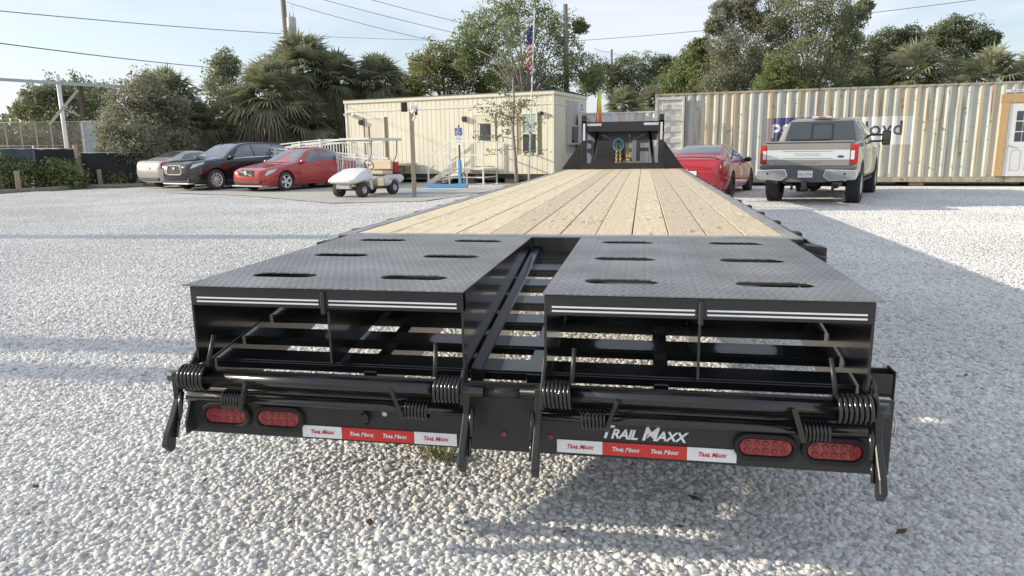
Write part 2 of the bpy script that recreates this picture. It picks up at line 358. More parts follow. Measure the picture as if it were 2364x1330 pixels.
def wood_mat(name, ca, cb, cc, dark=(.24, .15, .08)):
    m = bpy.data.materials.new(name); m.use_nodes = True; MATS[name] = m
    n, l = m.node_tree.nodes, m.node_tree.links; b = n['Principled BSDF']; b.inputs['Roughness'].default_value = .72; b.inputs['Specular IOR Level'].default_value = .25
    t = n.new('ShaderNodeTexCoord'); oi = n.new('ShaderNodeObjectInfo')
    of = n.new('ShaderNodeVectorMath'); of.operation = 'MULTIPLY_ADD'; of.inputs[1].default_value = (1, 1, 1)
    cv = n.new('ShaderNodeCombineXYZ'); ml = n.new('ShaderNodeMath'); ml.operation = 'MULTIPLY'; ml.inputs[1].default_value = 57
    l.new(oi.outputs['Random'], ml.inputs[0]); l.new(ml.outputs[0], cv.inputs['Y']); l.new(ml.outputs[0], cv.inputs['Z'])
    l.new(t.outputs['Object'], of.inputs[0]); l.new(cv.outputs[0], of.inputs[2])
    # cathedral figure: rings of a slowly wandering log sliced lengthwise
    mp_ = n.new('ShaderNodeMapping'); mp_.inputs['Scale'].default_value = (5.0, .55, 1); l.new(of.outputs[0], mp_.inputs['Vector'])
    nb = n.new('ShaderNodeTexNoise'); nb.inputs['Scale'].default_value = 1.15; nb.inputs['Detail'].default_value = 2.5; nb.inputs['Roughness'].default_value = .42; nb.inputs['Distortion'].default_value = .35
    l.new(mp_.outputs['Vector'], nb.inputs['Vector'])
    fr = n.new('ShaderNodeMath'); fr.operation = 'MULTIPLY'; fr.inputs[1].default_value = 24; l.new(nb.outputs['Fac'], fr.inputs[0])
    pp = n.new('ShaderNodeMath'); pp.operation = 'FRACT'; l.new(fr.outputs[0], pp.inputs[0])
    rp = n.new('ShaderNodeValToRGB'); e = rp.color_ramp.elements; e[0].position = 0; e[0].color = (*ca, 1); e[1].position = 1; e[1].color = (*cb, 1)
    x = e.new(.82); x.color = (*cb, 1); x2 = e.new(.30); x2.color = (*ca, 1)
    l.new(pp.outputs[0], rp.inputs['Fac'])
    # fine straight grain
    mf = n.new('ShaderNodeMapping'); mf.inputs['Scale'].default_value = (160, 3, 1); l.new(of.outputs[0], mf.inputs['Vector'])
    nf = n.new('ShaderNodeTexNoise'); nf.inputs['Scale'].default_value = 1; nf.inputs['Detail'].default_value = 3; l.new(mf.outputs['Vector'], nf.inputs['Vector'])
    # stain patches per board
    ns = n.new('ShaderNodeTexNoise'); ns.inputs['Scale'].default_value = 1.6; ns.inputs['Detail'].default_value = 4; l.new(of.outputs[0], ns.inputs['Vector'])
    rs = n.new('ShaderNodeMapRange'); rs.inputs['From Min'].default_value = .42; rs.inputs['From Max'].default_value = .72; rs.inputs['To Max'].default_value = .7; l.new(ns.outputs['Fac'], rs.inputs['Value'])
    m1 = n.new('ShaderNodeMixRGB'); m1.inputs[2].default_value = (*cc, 1); l.new(rs.outputs[0], m1.inputs[0]); l.new(rp.outputs['Color'], m1.inputs[1])
    # knots
    mk = n.new('ShaderNodeMapping'); mk.inputs['Scale'].default_value = (4.2, 1.1, 1); l.new(of.outputs[0], mk.inputs['Vector'])
    vk = n.new('ShaderNodeTexVoronoi'); vk.inputs['Scale'].default_value = 1; vk.voronoi_dimensions = '2D'; l.new(mk.outputs['Vector'], vk.inputs['Vector'])
    rk = n.new('ShaderNodeMapRange'); rk.inputs['From Min'].default_value = .035; rk.inputs['From Max'].default_value = .075; rk.inputs['To Min'].default_value = .75; rk.inputs['To Max'].default_value = 0; l.new(vk.outputs['Distance'], rk.inputs['Value'])
    m2 = n.new('ShaderNodeMixRGB'); m2.inputs[2].default_value = (*dark, 1); l.new(rk.outputs[0], m2.inputs[0]); l.new(m1.outputs['Color'], m2.inputs[1])
    hs = n.new('ShaderNodeHueSaturation'); mv = n.new('ShaderNodeMapRange'); mv.inputs['From Min'].default_value = .25; mv.inputs['From Max'].default_value = .75; mv.inputs['To Min'].default_value = .86; mv.inputs['To Max'].default_value = 1.1
    l.new(nf.outputs['Fac'], mv.inputs['Value']); l.new(m2.outputs['Color'], hs.inputs['Color'])
    rv = n.new('ShaderNodeMapRange'); rv.inputs['To Min'].default_value = .84; rv.inputs['To Max'].default_value = 1.1; l.new(oi.outputs['Random'], rv.inputs['Value'])
    mm = n.new('ShaderNodeMath'); mm.operation = 'MULTIPLY'; l.new(mv.outputs[0], mm.inputs[0]); l.new(rv.outputs[0], mm.inputs[1]); l.new(mm.outputs[0], hs.inputs['Value'])
    l.new(hs.outputs['Color'], b.inputs['Base Color'])
    bp = n.new('ShaderNodeBump'); bp.inputs['Strength'].default_value = .15; bp.inputs['Distance'].default_value = .004; l.new(nf.outputs['Fac'], bp.inputs['Height']); l.new(bp.outputs['Normal'], b.inputs['Normal'])
    return m
PINE = wood_mat('pine_deck', (.73, .635, .465), (.58, .475, .32), (.69, .575, .41), (.34, .24, .15))
FRAMEWOOD = wood_mat('framing_lumber', (.62, .42, .22), (.50, .31, .15), (.58, .36, .19))
POSTWOOD = wood_mat('weathered_post', (.46, .36, .27), (.36, .275, .20), (.42, .35, .28))

T = thing('gooseneck_trailer', 'long black gooseneck flatbed trailer with pale wood deck and two folded ramps', 'trailer', (0, 0, .10))
YR, YF, ZD = 1.47, 13.2, .80
# deck boards
NP = 12; PW = 2.284/NP
pm = MB().box(-PW/2+.003, PW/2-.003, 0, YF-YR-.08, -.04, 0).mesh('plank', PINE, .003, 1)
for i in range(NP):
    part('plank', pm, T, (-1.142+PW*(i+.5), YR+.08, ZD-.003+random.uniform(-.002, .002)))
MB().box(-1.21, 1.21, YR, YR+.012, .66, ZD-.0125).build('rear_fascia', BLK, T)
MB().box(-1.21, 1.21, YR, YR+.078, ZD-.012, ZD).build('rear_header', mat('edge_steel', (.30, .30, .305), .42, metal=.3, var=.2), T, .003, 1)
sr = MB().box(1.1445, 1.2029, YR+.079, YF, ZD-.011, ZD-.001)
sw_ = MB().box(1.203, 1.2149, YR+.013, YF, .64, ZD-.001).mesh('side_channel', BLK)
for s_ in (-1, 1): part('side_channel', sw_, T, scale=(s_, 1, 1))
sr.build('side_rail', MATS['edge_steel'], T)
part('side_rail', sr.mesh('side_rail', MATS['edge_steel']), T, scale=(-1, 1, 1))
rr_ = MB().box(1.268, 1.278, YR+.02, YF-.05, .685, .765).mesh('rub_rail', BLK, .003, 1)
sp_ = MB().box(1.216, 1.2675, -.045, .045, .665, .792).mesh('stake_pocket', BLK2, .006, 1)
for s in (-1, 1):
    part('rub_rail', rr_, T, scale=(s, 1, 1))
    for k in range(19): part('stake_pocket', sp_, T, (0, YR+.35+.6*k, 0), scale=(s, 1, 1))
    # rear corner bracket and strap winch plate
    e_ = MB().prism([(1.16, .57), (1.30, .60), (1.30, .765), (1.216, .775), (1.16, .74)], YR-.09, YR+.018, 'y').tube([(1.19, YR-.1, .75), (1.24, YR-.16, .735), (1.29, YR-.12, .72)], .009, 6)
    part('corner_bracket', e_.mesh('corner_bracket', BLK2, .006, 1), T, scale=(s, 1, 1))
ib = [(-.06, 0), (.06, 0), (.06, .015), (.008, .015), (.008, .245), (.06, .245), (.06, .26), (-.06, .26), (-.06, .245), (-.008, .245), (-.008, .015), (-.06, .015)]
bmn = MB().prism(ib, YR+.02, YF+.1, 'y').mesh('main_beam', BLK)
for s in (-1, 1): part('main_beam', bmn, T, (s*.5, 0, .435))
cmn = MB().box(-1.2, 1.2, -.025, .025, .697, .754).mesh('cross_member', BLK)
for k in range(29): part('cross_member', cmn, T, (0, YR+.11+.405*k, 0))
# axles and dual wheels under the deck
tyre = MB().lathe([(.19, -.10), (.34, -.115), (.385, -.085), (.395, 0), (.385, .085), (.34, .115), (.19, .10)], 28, Matrix.Rotation(R(90), 4, 'Y'), True).mesh('tyre', RUB)
rimm = MB().lathe([(.05, -.06), (.10, -.05), (.17, -.03), (.189, .02), (.189, .08), (.16, .06), (.05, .05)], 20, Matrix.Rotation(R(90), 4, 'Y')).mesh('rim', mat('rim_silver', (.5, .5, .51), .35, metal=.7))
for yy in (6.6, 7.5):
    MB().cyl((-1.0, yy, .295), (1.0, yy, .295), .06).build('axle', BLK2, T)
    for x in (-1.02, -.76, .76, 1.02):
        w = part('tyre', tyre, T, (x, yy, .295)); part('rim', rimm, w, scale=(1 if x > 0 else -1, 1, 1))
# dovetail
SL = math.atan(.155)
def zd(y): return .5+.155*(y-.05)
dr_ = MB().prism([(.10, .30), (.10, .508), (1.468, zd(1.468)+.011), (1.468, .50)], 1.1115, 1.165, 'x').mesh('dovetail_rail', BLK, .004, 1)
for s in (-1, 1): part('dovetail_rail', dr_, T, scale=(s, 1, 1))
for x0 in (-.53, .48): MB().prism([(.10, .34), (.10, .48), (1.468, zd(1.468)-.02), (1.468, .46)], x0, x0+.05, 'x').build('dovetail_beam', BLK, T, .003, 1)
MB().prism([(.10, .40), (.10, .497), (1.40, zd(1.40)-.004), (1.40, zd(1.40)-.09)], .055, .115, 'x').build('dovetail_beam', BLK, T, .003, 1)
MB().prism([(.05, .43), (.05, zd(.05)+.028), (1.42, zd(1.42)+.028), (1.42, zd(1.42)-.06)], -.127, -.082, 'x').build('dovetail_beam', BLK, T, .004, 1)
for yc in (.15, .35, .57, .78, 1.00, 1.22, 1.42):
    M = TR(0, yc, zd(yc)-.03) @ Matrix.Rotation(SL, 4, 'X')
    w = .045
    MB().box(-1.104, 1.104, -w, w, .020, .028, M).box(-1.104, 1.104, -w, -w+.008, -.010, .0195, M).build('dovetail_slat', BLK, T, .002, 1)
# bumper
MB().box(-1.188, 1.195, .03, .044, .243, .486).box(-1.188, 1.195, .0441, .085, .243, .257).build('bumper', BLK2, T, .004)
for s in (-1, 1):
    MB().prism([(.028, .256), (.028, .40), (-.02, .30), (-.02, .256)], s*1.165-.004, s*1.165+.004, 'x').build('bumper_gusset', BLK2, T)
MB().box(1.171, 1.26, .25, .33, .42, .428).box(1.171, 1.26, .25, .258, .43, .50).box(1.171, 1.26, .322, .33, .43, .50).box(1.2605, 1.268, .25, .33, .41, .51).build('side_bracket', BLK2, T, .003, 1)
MB().cyl((1.17, .06, .40), (1.215, .06, .40), .012).tube([(1.205+.001*math.sin(a), .06+.022*math.cos(a), .395+.028*math.sin(a)) for a in [k*math.pi/8 for k in range(17)]], .003, 6).build('hitch_pin', mat('zinc', (.6, .6, .6), .35, metal=.8), T)
# tail lamps
def BX_(x): return .433+(x-.433)*1.0133
def BZ_(z): return 1.2472-(1.2472-z)*1.0133
def stadium(hw, hh, n=8): return [(hw-hh+hh*math.cos(a), hh*math.sin(a)) for a in [-math.pi/2+math.pi*k/n for k in range(n+1)]]+[(-hw+hh+hh*math.cos(a), hh*math.sin(a)) for a in [math.pi/2+math.pi*k/n for k in range(n+1)]]
def ring(outer, inner, y0, y1):
    mb = MB(); n = len(outer); v = [(p[0], y0, p[1]) for p in outer]+[(p[0], y0, p[1]) for p in inner]+[(p[0], y1, p[1]) for p in outer]+[(p[0], y1, p[1]) for p in inner]
    f = []
    for i in range(n):
        j = (i+1) % n; f += [(i, j, n+j, n+i), (2*n+i, 3*n+i, 3*n+j, 2*n+j), (i, 2*n+i, 2*n+j, j), (n+i, n+j, 3*n+j, 3*n+i)]
    return mb.add(v, f)
grm = ring(stadium(.097, .046), stadium(.082, .030), .010, .034).mesh('grommet', RUB, .004, 2)
lnm = MB().prism(stadium(.0815, .0295), .016, .029, 'y').mesh('lens', LEDR, .004, 1)
ledm = MB().lathe([(.010, 0), (.008, .0015), (.004, .0022)], 10, Matrix.Rotation(R(90), 4, 'X')).mesh('led', mat('led_dot', (.24, .010, .014), .25, var=.4, coat=.5))
for x in (-1.010, -.807, .823, 1.023):
    g = part('tail_lamp', grm, T, (BX_(x), 0, BZ_(.330))); ln = part('lens', lnm, g)
    for kx in range(5):
        for kz in (-1, 1): part('led', ledm, g, (-.055+.0275*kx, .0155, kz*.0125))
# reflective stickers with lettering
def maxx(x, z, h, m, par, y):
    return lettering('Trail Maxx', h*1.42, m, par, (x, y, z), (R(90), 0, 0), thick=.0008, shear=.28, caps=True, spacing=.93, bold=h*.03)
for (x0, x1, z0, z1) in ((-.724, -.166, .265, .308), (.173, .740, .268, .312)):
    x0, x1, z0, z1 = BX_(x0), BX_(x1), BZ_(z0), BZ_(z1); w = x1-x0
    for (a, b, m_, ts, tm) in ((0, .262, WHT, [.131], REDF), (.262, .732, REDF, [.39, .605], WHT), (.732, 1, WHT, [.866], REDF)):
        s_ = MB().box(x0+a*w+.0004, x0+b*w-.0004, .0255, .0288, z0, z1).build('reflective_sticker', m_, T)
        for t in ts: maxx(x0+t*w, (z0+z1)/2, .0145, tm, s_, .0247)
big = maxx(BX_(.446), BZ_(.345), .045, WHT, T, .0288)
MB().box(-.512, -.486, .012, .0295, .322, .352).tube([(-.499, .02, .366), (-.488, .008, .35), (-.489, .008, .33)], .007, 6).cyl((-.5, .029, .372), (-.5, .018, .372), .006).cyl((-.5, .029, .313), (-.5, .018, .313), .006).build('plate_lamp', BLK2, T, .002, 1)
for x, z in ((-.43, BZ_(.366)), (-.01, BZ_(.318)), (.147, BZ_(.318))):
    MB().lathe([(.011, 0), (.010, .004), (.005, .006)], 12, TR(x, .0295, z) @ Matrix.Rotation(R(90), 4, 'X')).build('marker_stud', MATS['zinc'] if x < -.1 else LEDR, T)
# weed-free hinge hardware + ramps
def helix(x0, x1, y, z, r, turns, n=14): return [(x0+(x1-x0)*k/(turns*n), y+r*math.cos(2*math.pi*k/n), z+r*math.sin(2*math.pi*k/n)) for k in range(turns*n+1)]
STRIPE = mat('white_reflective_line', (.86, .87, .88), .3, var=.03)
def ramp(s):
    xa, xb = .132, 1.110
    X = lambda a: s*a
    lo, hi = (xa-.004, xb+.022) if s > 0 else (-xb-.022, -xa+.004)
    pl = MB().box(lo, hi, -.008, 1.44, .796, .80).build('ramp', TREAD, T, label='left-hand ramp with slotted tread plate' if s < 0 else 'right-hand ramp with slotted tread plate')
    cut(pl, [MB().prism([(cx+q[0], cy+q[1]) for q in stadium(.125, .047)], .77, .83, 'z') for cx in (X(.3675), X(.865)) for cy in (.222, .730, 1.248)])
    for p_ in pl.data.polygons: p_.use_smooth = False
    mn, mxx = min(X(xa), X(xb)), max(X(xa), X(xb))
    MB().box(mn, mxx, 0, .03, .727, .7955).build('ramp_beam', BLK2, pl, .003, 1)
    mid = X(.615)
    for (a, b) in ((mn+.025, mid-.018), (mid+.018, mxx-.022)):
        for z in (.7555, .7425): MB().box(a, b, -.0016, -.0004, z-.0028, z+.0028).build('reflective_line', STRIPE, pl)
    MB().box(mid-.007, mid+.007, -.012, .0305, .71, .785).build('beam_clip', BLK2, pl, .003, 1)
    side = [(.002, .515), (.002, .7915), (1.43, .7915), (1.43, zd(1.43)+.012), (.06, zd(.06)+.012)]
    for x in (mn+.004, mxx-.004): MB().prism(side, x-.004, x+.004, 'x').build('side_plate', BLK, pl)
    MB().prism([(.031, .525), (.031, .7265), (1.2, .7265), (1.2, zd(1.2)+.012), (.08, zd(.08)+.012)], mid-.004, mid+.004, 'x').build('mid_plate', BLK, pl)
    for yb in (.45, .92, 1.38): MB().box(mn+.009, mxx-.009, yb-.02, yb+.02, .757, .7914).build('plate_stiffener', BLK, pl)
    for x in (mn-.012 if s < 0 else mxx+.012,):
        MB().prism([(.02, .45), (-.06, .43), (-.06, .50), (-.01, .53), (.02, .56)], x-.006, x+.006, 'x').build('hinge_lug', BLK2, pl, .003, 1)
    xi = mxx if s < 0 else mn
    MB().prism([(.02, .45), (-.06, .43), (-.06, .50), (-.01, .55), (.02, .585)], xi-.006, xi+.006, 'x').build('hinge_lug', BLK2, pl, .003, 1)
    HY, HZ = -.034, .477; RO = -.026 if s > 0 else .012
    MB().cyl((X(.06), HY, HZ), (X(1.182+RO), HY, HZ), .0225, 20).build('hinge_tube', BLK, pl)
    if s > 0: MB().cyl((-.0599, HY, HZ-.004), (.0599, HY, HZ-.004), .015, 16).build('hinge_pin', BLK2, pl)
    MB().cyl((X(.10), -.012, .396), (X(1.15), -.012, .396), .0165, 16).build('lower_shaft', BLK, pl)
    MB().cyl((X(.13), .008, .418), (X(1.14), .008, .418), .011, 12).build('lower_rod', BLK, pl)
    SPR = BLK
    for (a, b) in ((1.035+RO, 1.135+RO), (.135, .225)):
        MB().tube(helix(X(a), X(b), HY, HZ, .041, 7), .0062, 7).build('torsion_spring', SPR, pl)
        e_ = a if a > .5 else b
        MB().tube([(X(e_), HY, HZ+.04), (X(e_-.012 if a > .5 else e_+.004), HY+.035, HZ+.145)], .0075, 8).build('spring_arm', BLK2, pl)
    for (a, b) in ((.925, 1.003), (.252, .335)):
        MB().tube(helix(X(a), X(b), -.016, .396, .031, 7), .0054, 7).build('torsion_spring', SPR, pl)
        inn = a if a > .5 else b
        MB().bar((X(inn-(.035 if a > .5 else -.035)), HY-.027, HZ), (X(inn), -.05, .370), .012, .012).build('spring_arm', BLK2, pl)
    for x in (X(1.155+RO), X(.118)):
        MB().prism([(HY-.022, HZ+.02), (HY+.022, HZ+.02), (HY-.006, .34), (-.085, .285), (-.098, .235), (-.118, .228), (-.145, .262), (-.128, .30), (-.092, .345), (HY-.022, .40)], x-.011, x+.011, 'x').build('ramp_foot', BLK2, pl, .003, 1)
        MB().tube([(x-s*.018, HY-.012, .425), (x-s*.018, -.075, .335)], .009, 8).tube([(x-s*.018, -.075, .335), (x-s*.018, -.098, .275)], .006, 8).build('foot_strut', BLK, pl)
    return pl
ramp(-1); ramp(1)
# gooseneck
GN = -.02
MB().box(GN-.84, GN+.84, YF, YF+.10, .801, .925).build('neck_beam', BLK, T, .006, 1)
for s in (-1, 1):
    MB().box(GN+s*.80-.057, GN+s*.80+.057, YF-.005, YF+.14, .801, 1.80).build('neck_upright', BLK, T, .006, 1)
    MB().prism([(GN+s*1.28, .802), (GN+s*.858, .802), (GN+s*.858, 1.38)], YF+.03, YF+.042, 'y').build('neck_gusset', BLK2, T)
    MB().prism([(YF-.005, 1.56), (YF+3.3, 1.42), (YF+3.3, 1.74), (YF-.005, 1.915)], -.055, .055, 'x', TR(GN+s*.80, 0, 0)).build('neck_side_beam', BLK, T, .006, 1)
    MB().bar((GN+s*.66, YF+.5, .86), (GN+s*.56, YF+.9, 1.62), .07, .07).build('diagonal_brace', BLK, T, .004, 1)
    MB().box(GN+s*.80-.024, GN+s*.80+.024, YF-.0085, YF-.0055, 1.40, 1.755).build('reflective_strip', WHT, T)
    a, b = sorted((GN+s*.772, GN+s*.44)); MB().box(a, b, YF+.0455, YF+.0485, 1.70, 1.748).build('reflective_strip', WHT, T)
    MB().box(GN+s*.93-.05, GN+s*.93+.05, YF+.3, YF+.4, .02, 1.15).box(GN+s*.93-.12, GN+s*.93+.12, YF+.23, YF+.47, -.07, -.05).box(GN+s*.93-.035, GN+s*.93+.035, YF+.315, YF+.385, -.0495, .019).build('landing_leg', BLK2, T, .004, 1)
MB().box(GN-.742, GN+.742, YF+.05, YF+.12, 1.58, 1.765).build('neck_crossbeam', BLK, T, .006, 1)
MB().box(GN-.742, GN+.742, YF+1.0, YF+1.1, 1.60, 1.70).build('neck_crossbeam', BLK, T, .006, 1)
MB().box(GN-.742, GN+.742, YF+2.2, YF+2.3, 1.55, 1.66).build('neck_crossbeam', BLK, T, .006, 1)
MB().box(GN-.742, GN+.742, YF+3.18, YF+3.3, 1.42, 1.74).build('neck_crossbeam', BLK, T, .006, 1)
MB().box(GN-.742, GN+.742, YF+.2, YF+.95, 1.77, 1.785).build('neck_top_plate', BLK, T)
NY = YF+2.6
MB().cyl((GN-.06, NY, 1.0), (GN-.06, NY, 1.66), .065, 20).cyl((GN-.06, NY, .93), (GN-.06, NY, 1.02), .085, 20).build('coupler_post', BLK2, T)
MB().prism([(GN-.50, 1.62), (GN+.40, 1.62), (GN+.06, 1.36), (GN-.16, 1.36)], NY-.09, NY-.078, 'y').build('coupler_plate', BLK, T)
for s in (-1, 1): MB().bar((GN-.06+s*.62, NY-.05, 1.62), (GN-.06+s*.12, NY-.05, 1.36), .03, .05).build('coupler_brace', mat('worn_steel', (.16, .16, .16), .4, metal=.5), T)
MB().tube([(GN+.10, NY-.12, 1.64), (GN+.11, NY-.14, 1.40), (GN+.07, NY-.15, 1.35), (GN-.08, NY-.15, 1.35)], .016, 8).build('release_handle', MATS['worn_steel'], T)
GOLD = mat('yellow_zinc', (.62, .42, .16), .35, metal=.7, var=.2)
lk = MB().tube([(.022*math.cos(a), 0, .036*math.sin(a)) for a in [k*math.pi/5 for k in range(11)]], .0075, 6, cap=False).mesh('chain_link', GOLD)
for cx_, nl in ((-.205, 9), (-.115, 9), (.045, 9), (.095, 8)):
    ch = MB().cyl((GN+cx_, NY-.16, 1.33), (GN+cx_, NY-.16, 1.36), .012, 8).build('safety_chain', GOLD, T)
    for k in range(nl): part('chain_link', lk, ch, (GN+cx_, NY-.16, 1.30-.052*k), (0, 0, R(90*k+25)))
MB().tube(sum([[(GN-.16+(.105+.012*q)*math.cos(a), NY-.19-.012*q, 1.315+(.125+.012*q)*math.sin(a)) for a in [k*math.pi/9 for k in range(19)]] for q in range(3)], []), .012, 7).build('cable_coil', mat('teal_cable', (.10, .38, .48), .4), T, label='coiled turquoise breakaway cable')
# black weed tuft by the bumper comes with the plants
# ================================================================ OFFICE
CREAM = mat('cream_siding', (.78, .735, .585), .55, var=.05, scale=2.5, stretch=(1, 1, .3))
CREAMT = mat('cream_trim', (.78, .74, .60), .5, var=.04, scale=3)
PALE = mat('pale_grey_paint', (.52, .50, .45), .5, var=.05, scale=3)
WHITE = mat('white_paint', (.78, .78, .76), .45, var=.04, scale=4)
DARKGAP = mat('dark_gap', (.03, .03, .03), .9)
GLASS = mat('dark_glass', (.03, .035, .04), .06, var=.3, scale=2, coat=.6, spec=.8)
BA = R(-14); BX, BY = -2.945, 25.13; BSC = 1.06
OB = thing('office_cabin', 'cream ribbed portable office cabin on piers with two doors', 'building', (BX, BY, 0), BA); OB.scale = (BSC,)*3
L_, W_, Z0, Z1 = 9.06, 3.6, .36, 3.30
wall = MB().box(-L_+.03, -.03, .03, W_-.03, Z0, Z1-.06).build('wall', mat('siding_groove', (.36, .31, .20), .7), OB)
bw = .2013; nb = int(L_/bw)
holes = [(-8.10, -7.20, .60, 2.58), (-3.20, -2.32, .62, 2.56), (-1.25, -.62, 1.05, 2.55)]
def clear_of(a, b, lo, hi):
    """vertical spans of a board that stay clear of doors and windows"""
    sp = [(lo, hi)]
    for (h0, h1, z0, z1) in holes:
        if b > h0 and a < h1:
            o = []
            for (p0, p1) in sp:
                if z0 > p0: o.append((p0, min(p1, z0)))
                if z1 < p1: o.append((max(p0, z1), p1))
            sp = [q for q in o if q[1]-q[0] > .03]
    return sp
for i in range(nb):
    a = -L_+.05+i*(L_-.1)/nb; b = a+(L_-.1)/nb
    for (lo, hi) in clear_of(a, b, Z0, 2.80)+[(2.90, Z1-.14)]:
        MB().box(a+.007, b-.007, .012, .031, lo, hi).build('siding_board', CREAM, wall)
for i in range(17):
    a = .05+i*.206; b = a+.206
    for (lo, hi) in (((Z0, 2.80), (2.90, Z1-.14)) if i < 6 else ((Z0, 1.10), (3.02, Z1-.14))):
        MB().box(-.031, -.012, a+.004, b-.004, lo, hi).build('siding_board', CREAM, wall)
MB().box(-L_, 0, -.006, .0115, 2.805, 2.895).build('trim_band', CREAMT, OB)
MB().box(-.0115, .006, .012, 1.33, 2.805, 2.895).build('trim_band', CREAMT, OB)
for (x0, x1, y0, y1) in ((-L_-.01, -L_+.07, -.012, .06), (-.07, .013, -.014, .07), (-.055, .013, W_-.09, W_+.01)): MB().box(x0, x1, y0, y1, Z0-.02, Z1-.06).build('corner_trim', CREAMT, OB)
MB().box(-L_-.04, .04, -.045, W_+.04, Z1-.14, Z1-.02).build('fascia', CREAMT, OB)
rf = MB().prism([(-.07, Z1-.019), (W_/2, Z1+.03), (W_+.07, Z1-.019), (W_+.07, Z1-.002), (W_/2, Z1+.05), (-.07, Z1-.002)], -L_-.06, .06, 'x').build('roof', mat('roof_membrane', (.13, .13, .13), .8), OB)
MB().box(-L_, 0, 0, W_, Z0-.16, Z0-.021).build('floor_frame', mat('chassis_rust', (.06, .045, .035), .8), OB)
for x in (-8.6, -6.9, -5.2, -3.5, -1.8, -.4):
    for y in (.3, 3.2):
        q = MB().box(x-.2, x+.2, y-.2, y+.2, 0, Z0-.1605).build('pier', mat('concrete_block', (.34, .33, .31), .9, bump=.3), OB, .01, 1)
def cabin_door(x0, x1, z0, z1, win):
    d = MB().box(x0+.05, x1-.05, -.006, .03, z0+.02, z1-.05).build('door', mat('beige_door', (.72, .66, .52), .45, var=.03), OB, .004, 1)
    MB().box(x0, x0+.049, -.016, .03, z0, z1).box(x1-.049, x1, -.016, .03, z0, z1).box(x0+.0495, x1-.0495, -.016, .03, z1-.049, z1).build('door_frame', CREAMT, d)
    MB().box(*win, -.010, -.0065, z0+.95, z1-.35).build('pane', GLASS, d)
    MB().cyl((x0+.12, -.006, z0+.95), (x0+.12, -.05, z0+.95), .025, 12).build('handle', MATS['zinc'], d)
cabin_door(-8.10, -7.20, .60, 2.58, (-7.97, -7.90))
cabin_door(-3.20, -2.32, .62, 2.56, (-3.02, -2.5))
MB().box(-3.0, -2.94, -.0135, -.0105, 1.60, 2.18).build('blind', WHITE, OB)
w_ = MB().box(-1.25, -1.19, -.02, .03, 1.05, 2.55).box(-.68, -.62, -.02, .03, 1.05, 2.55).box(-1.189, -.681, -.02, .03, 2.49, 2.55).box(-1.189, -.681, -.02, .03, 1.05, 1.12).box(-1.189, -.681, -.012, .03, 1.79, 1.84).build('window', CREAMT, OB)
MB().box(-1.188, -.682, .004, .012, 1.845, 2.485).build('pane', mat('blind_behind_glass', (.42, .52, .50), .15, var=.1, stretch=(1, 1, 30), scale=3, coat=.8), w_)
MB().box(-1.188, -.682, .004, .012, 1.125, 1.785).build('pane', GLASS, w_)
for x in (-8.28, -3.56):
    MB().prism([(-.015, 2.28), (-.12, 2.32), (-.14, 2.47), (-.015, 2.50)], x-.08, x+.08, 'x').build('wall_lamp', mat('bronze_lamp', (.05, .045, .04), .5), OB, .01, 1)
MB().cyl((-8.95, -.06, 2.75), (-8.95, -.22, 2.71), .045, 12).box(-8.99, -8.91, -.07, -.012, 2.74, 2.80).build('wall_camera', WHITE, OB)
MB().cyl((-8.70, -.01, 2.72), (-8.55, -.16, 2.66), .045, 12).build('wall_camera', WHITE, OB)
MB().cyl((-.55, -.015, 2.52), (-.38, -.10, 2.50), .05, 12).box(-.5, -.42, -.05, -.012, 2.52, 2.57).build('flood_lamp', BLK2, OB)
# end wall: service bay
MB().box(-.03, .004, 1.34, W_-.11, 1.10, 3.02).build('bay_panel', PALE, OB)
w2 = MB().box(.0045, .16, 1.42, 1.47, 1.40, 2.12).box(.0045, .16, 2.40, 2.45, 1.40, 2.12).box(.0045, .16, 1.4705, 2.3995, 2.06, 2.12).box(.0045, .16, 1.4705, 2.3995, 1.40, 1.46).build('window', PALE, OB)
MB().box(.10, .115, 1.471, 2.399, 1.461, 2.059).build('pane', GLASS, w2)
sg = MB().box(.0045, .016, 2.62, 3.42, 2.66, 3.0).build('wall_sign', WHITE, OB)
DKT = mat('dark_blue_print', (.05, .06, .16), .5)
lettering('Office', .17, DKT, sg, (.0175, 3.02, 2.90), (R(90), 0, R(90)), thick=.001, shear=.2)
for k, (z, w0) in enumerate(((2.80, .30), (2.76, .26), (2.71, .32))): MB().box(.0162, .0172, 3.02-w0, 3.02+w0, z-.008, z+.008).build('print_line', DKT, sg)
MB().box(.0045, .014, 2.70, 3.34, 2.53, 2.61).build('wall_sign', DKT, OB)
MB().box(.0045, .05, 2.95, 3.1, 2.36, 2.46).build('outlet_box', BLK2, OB)

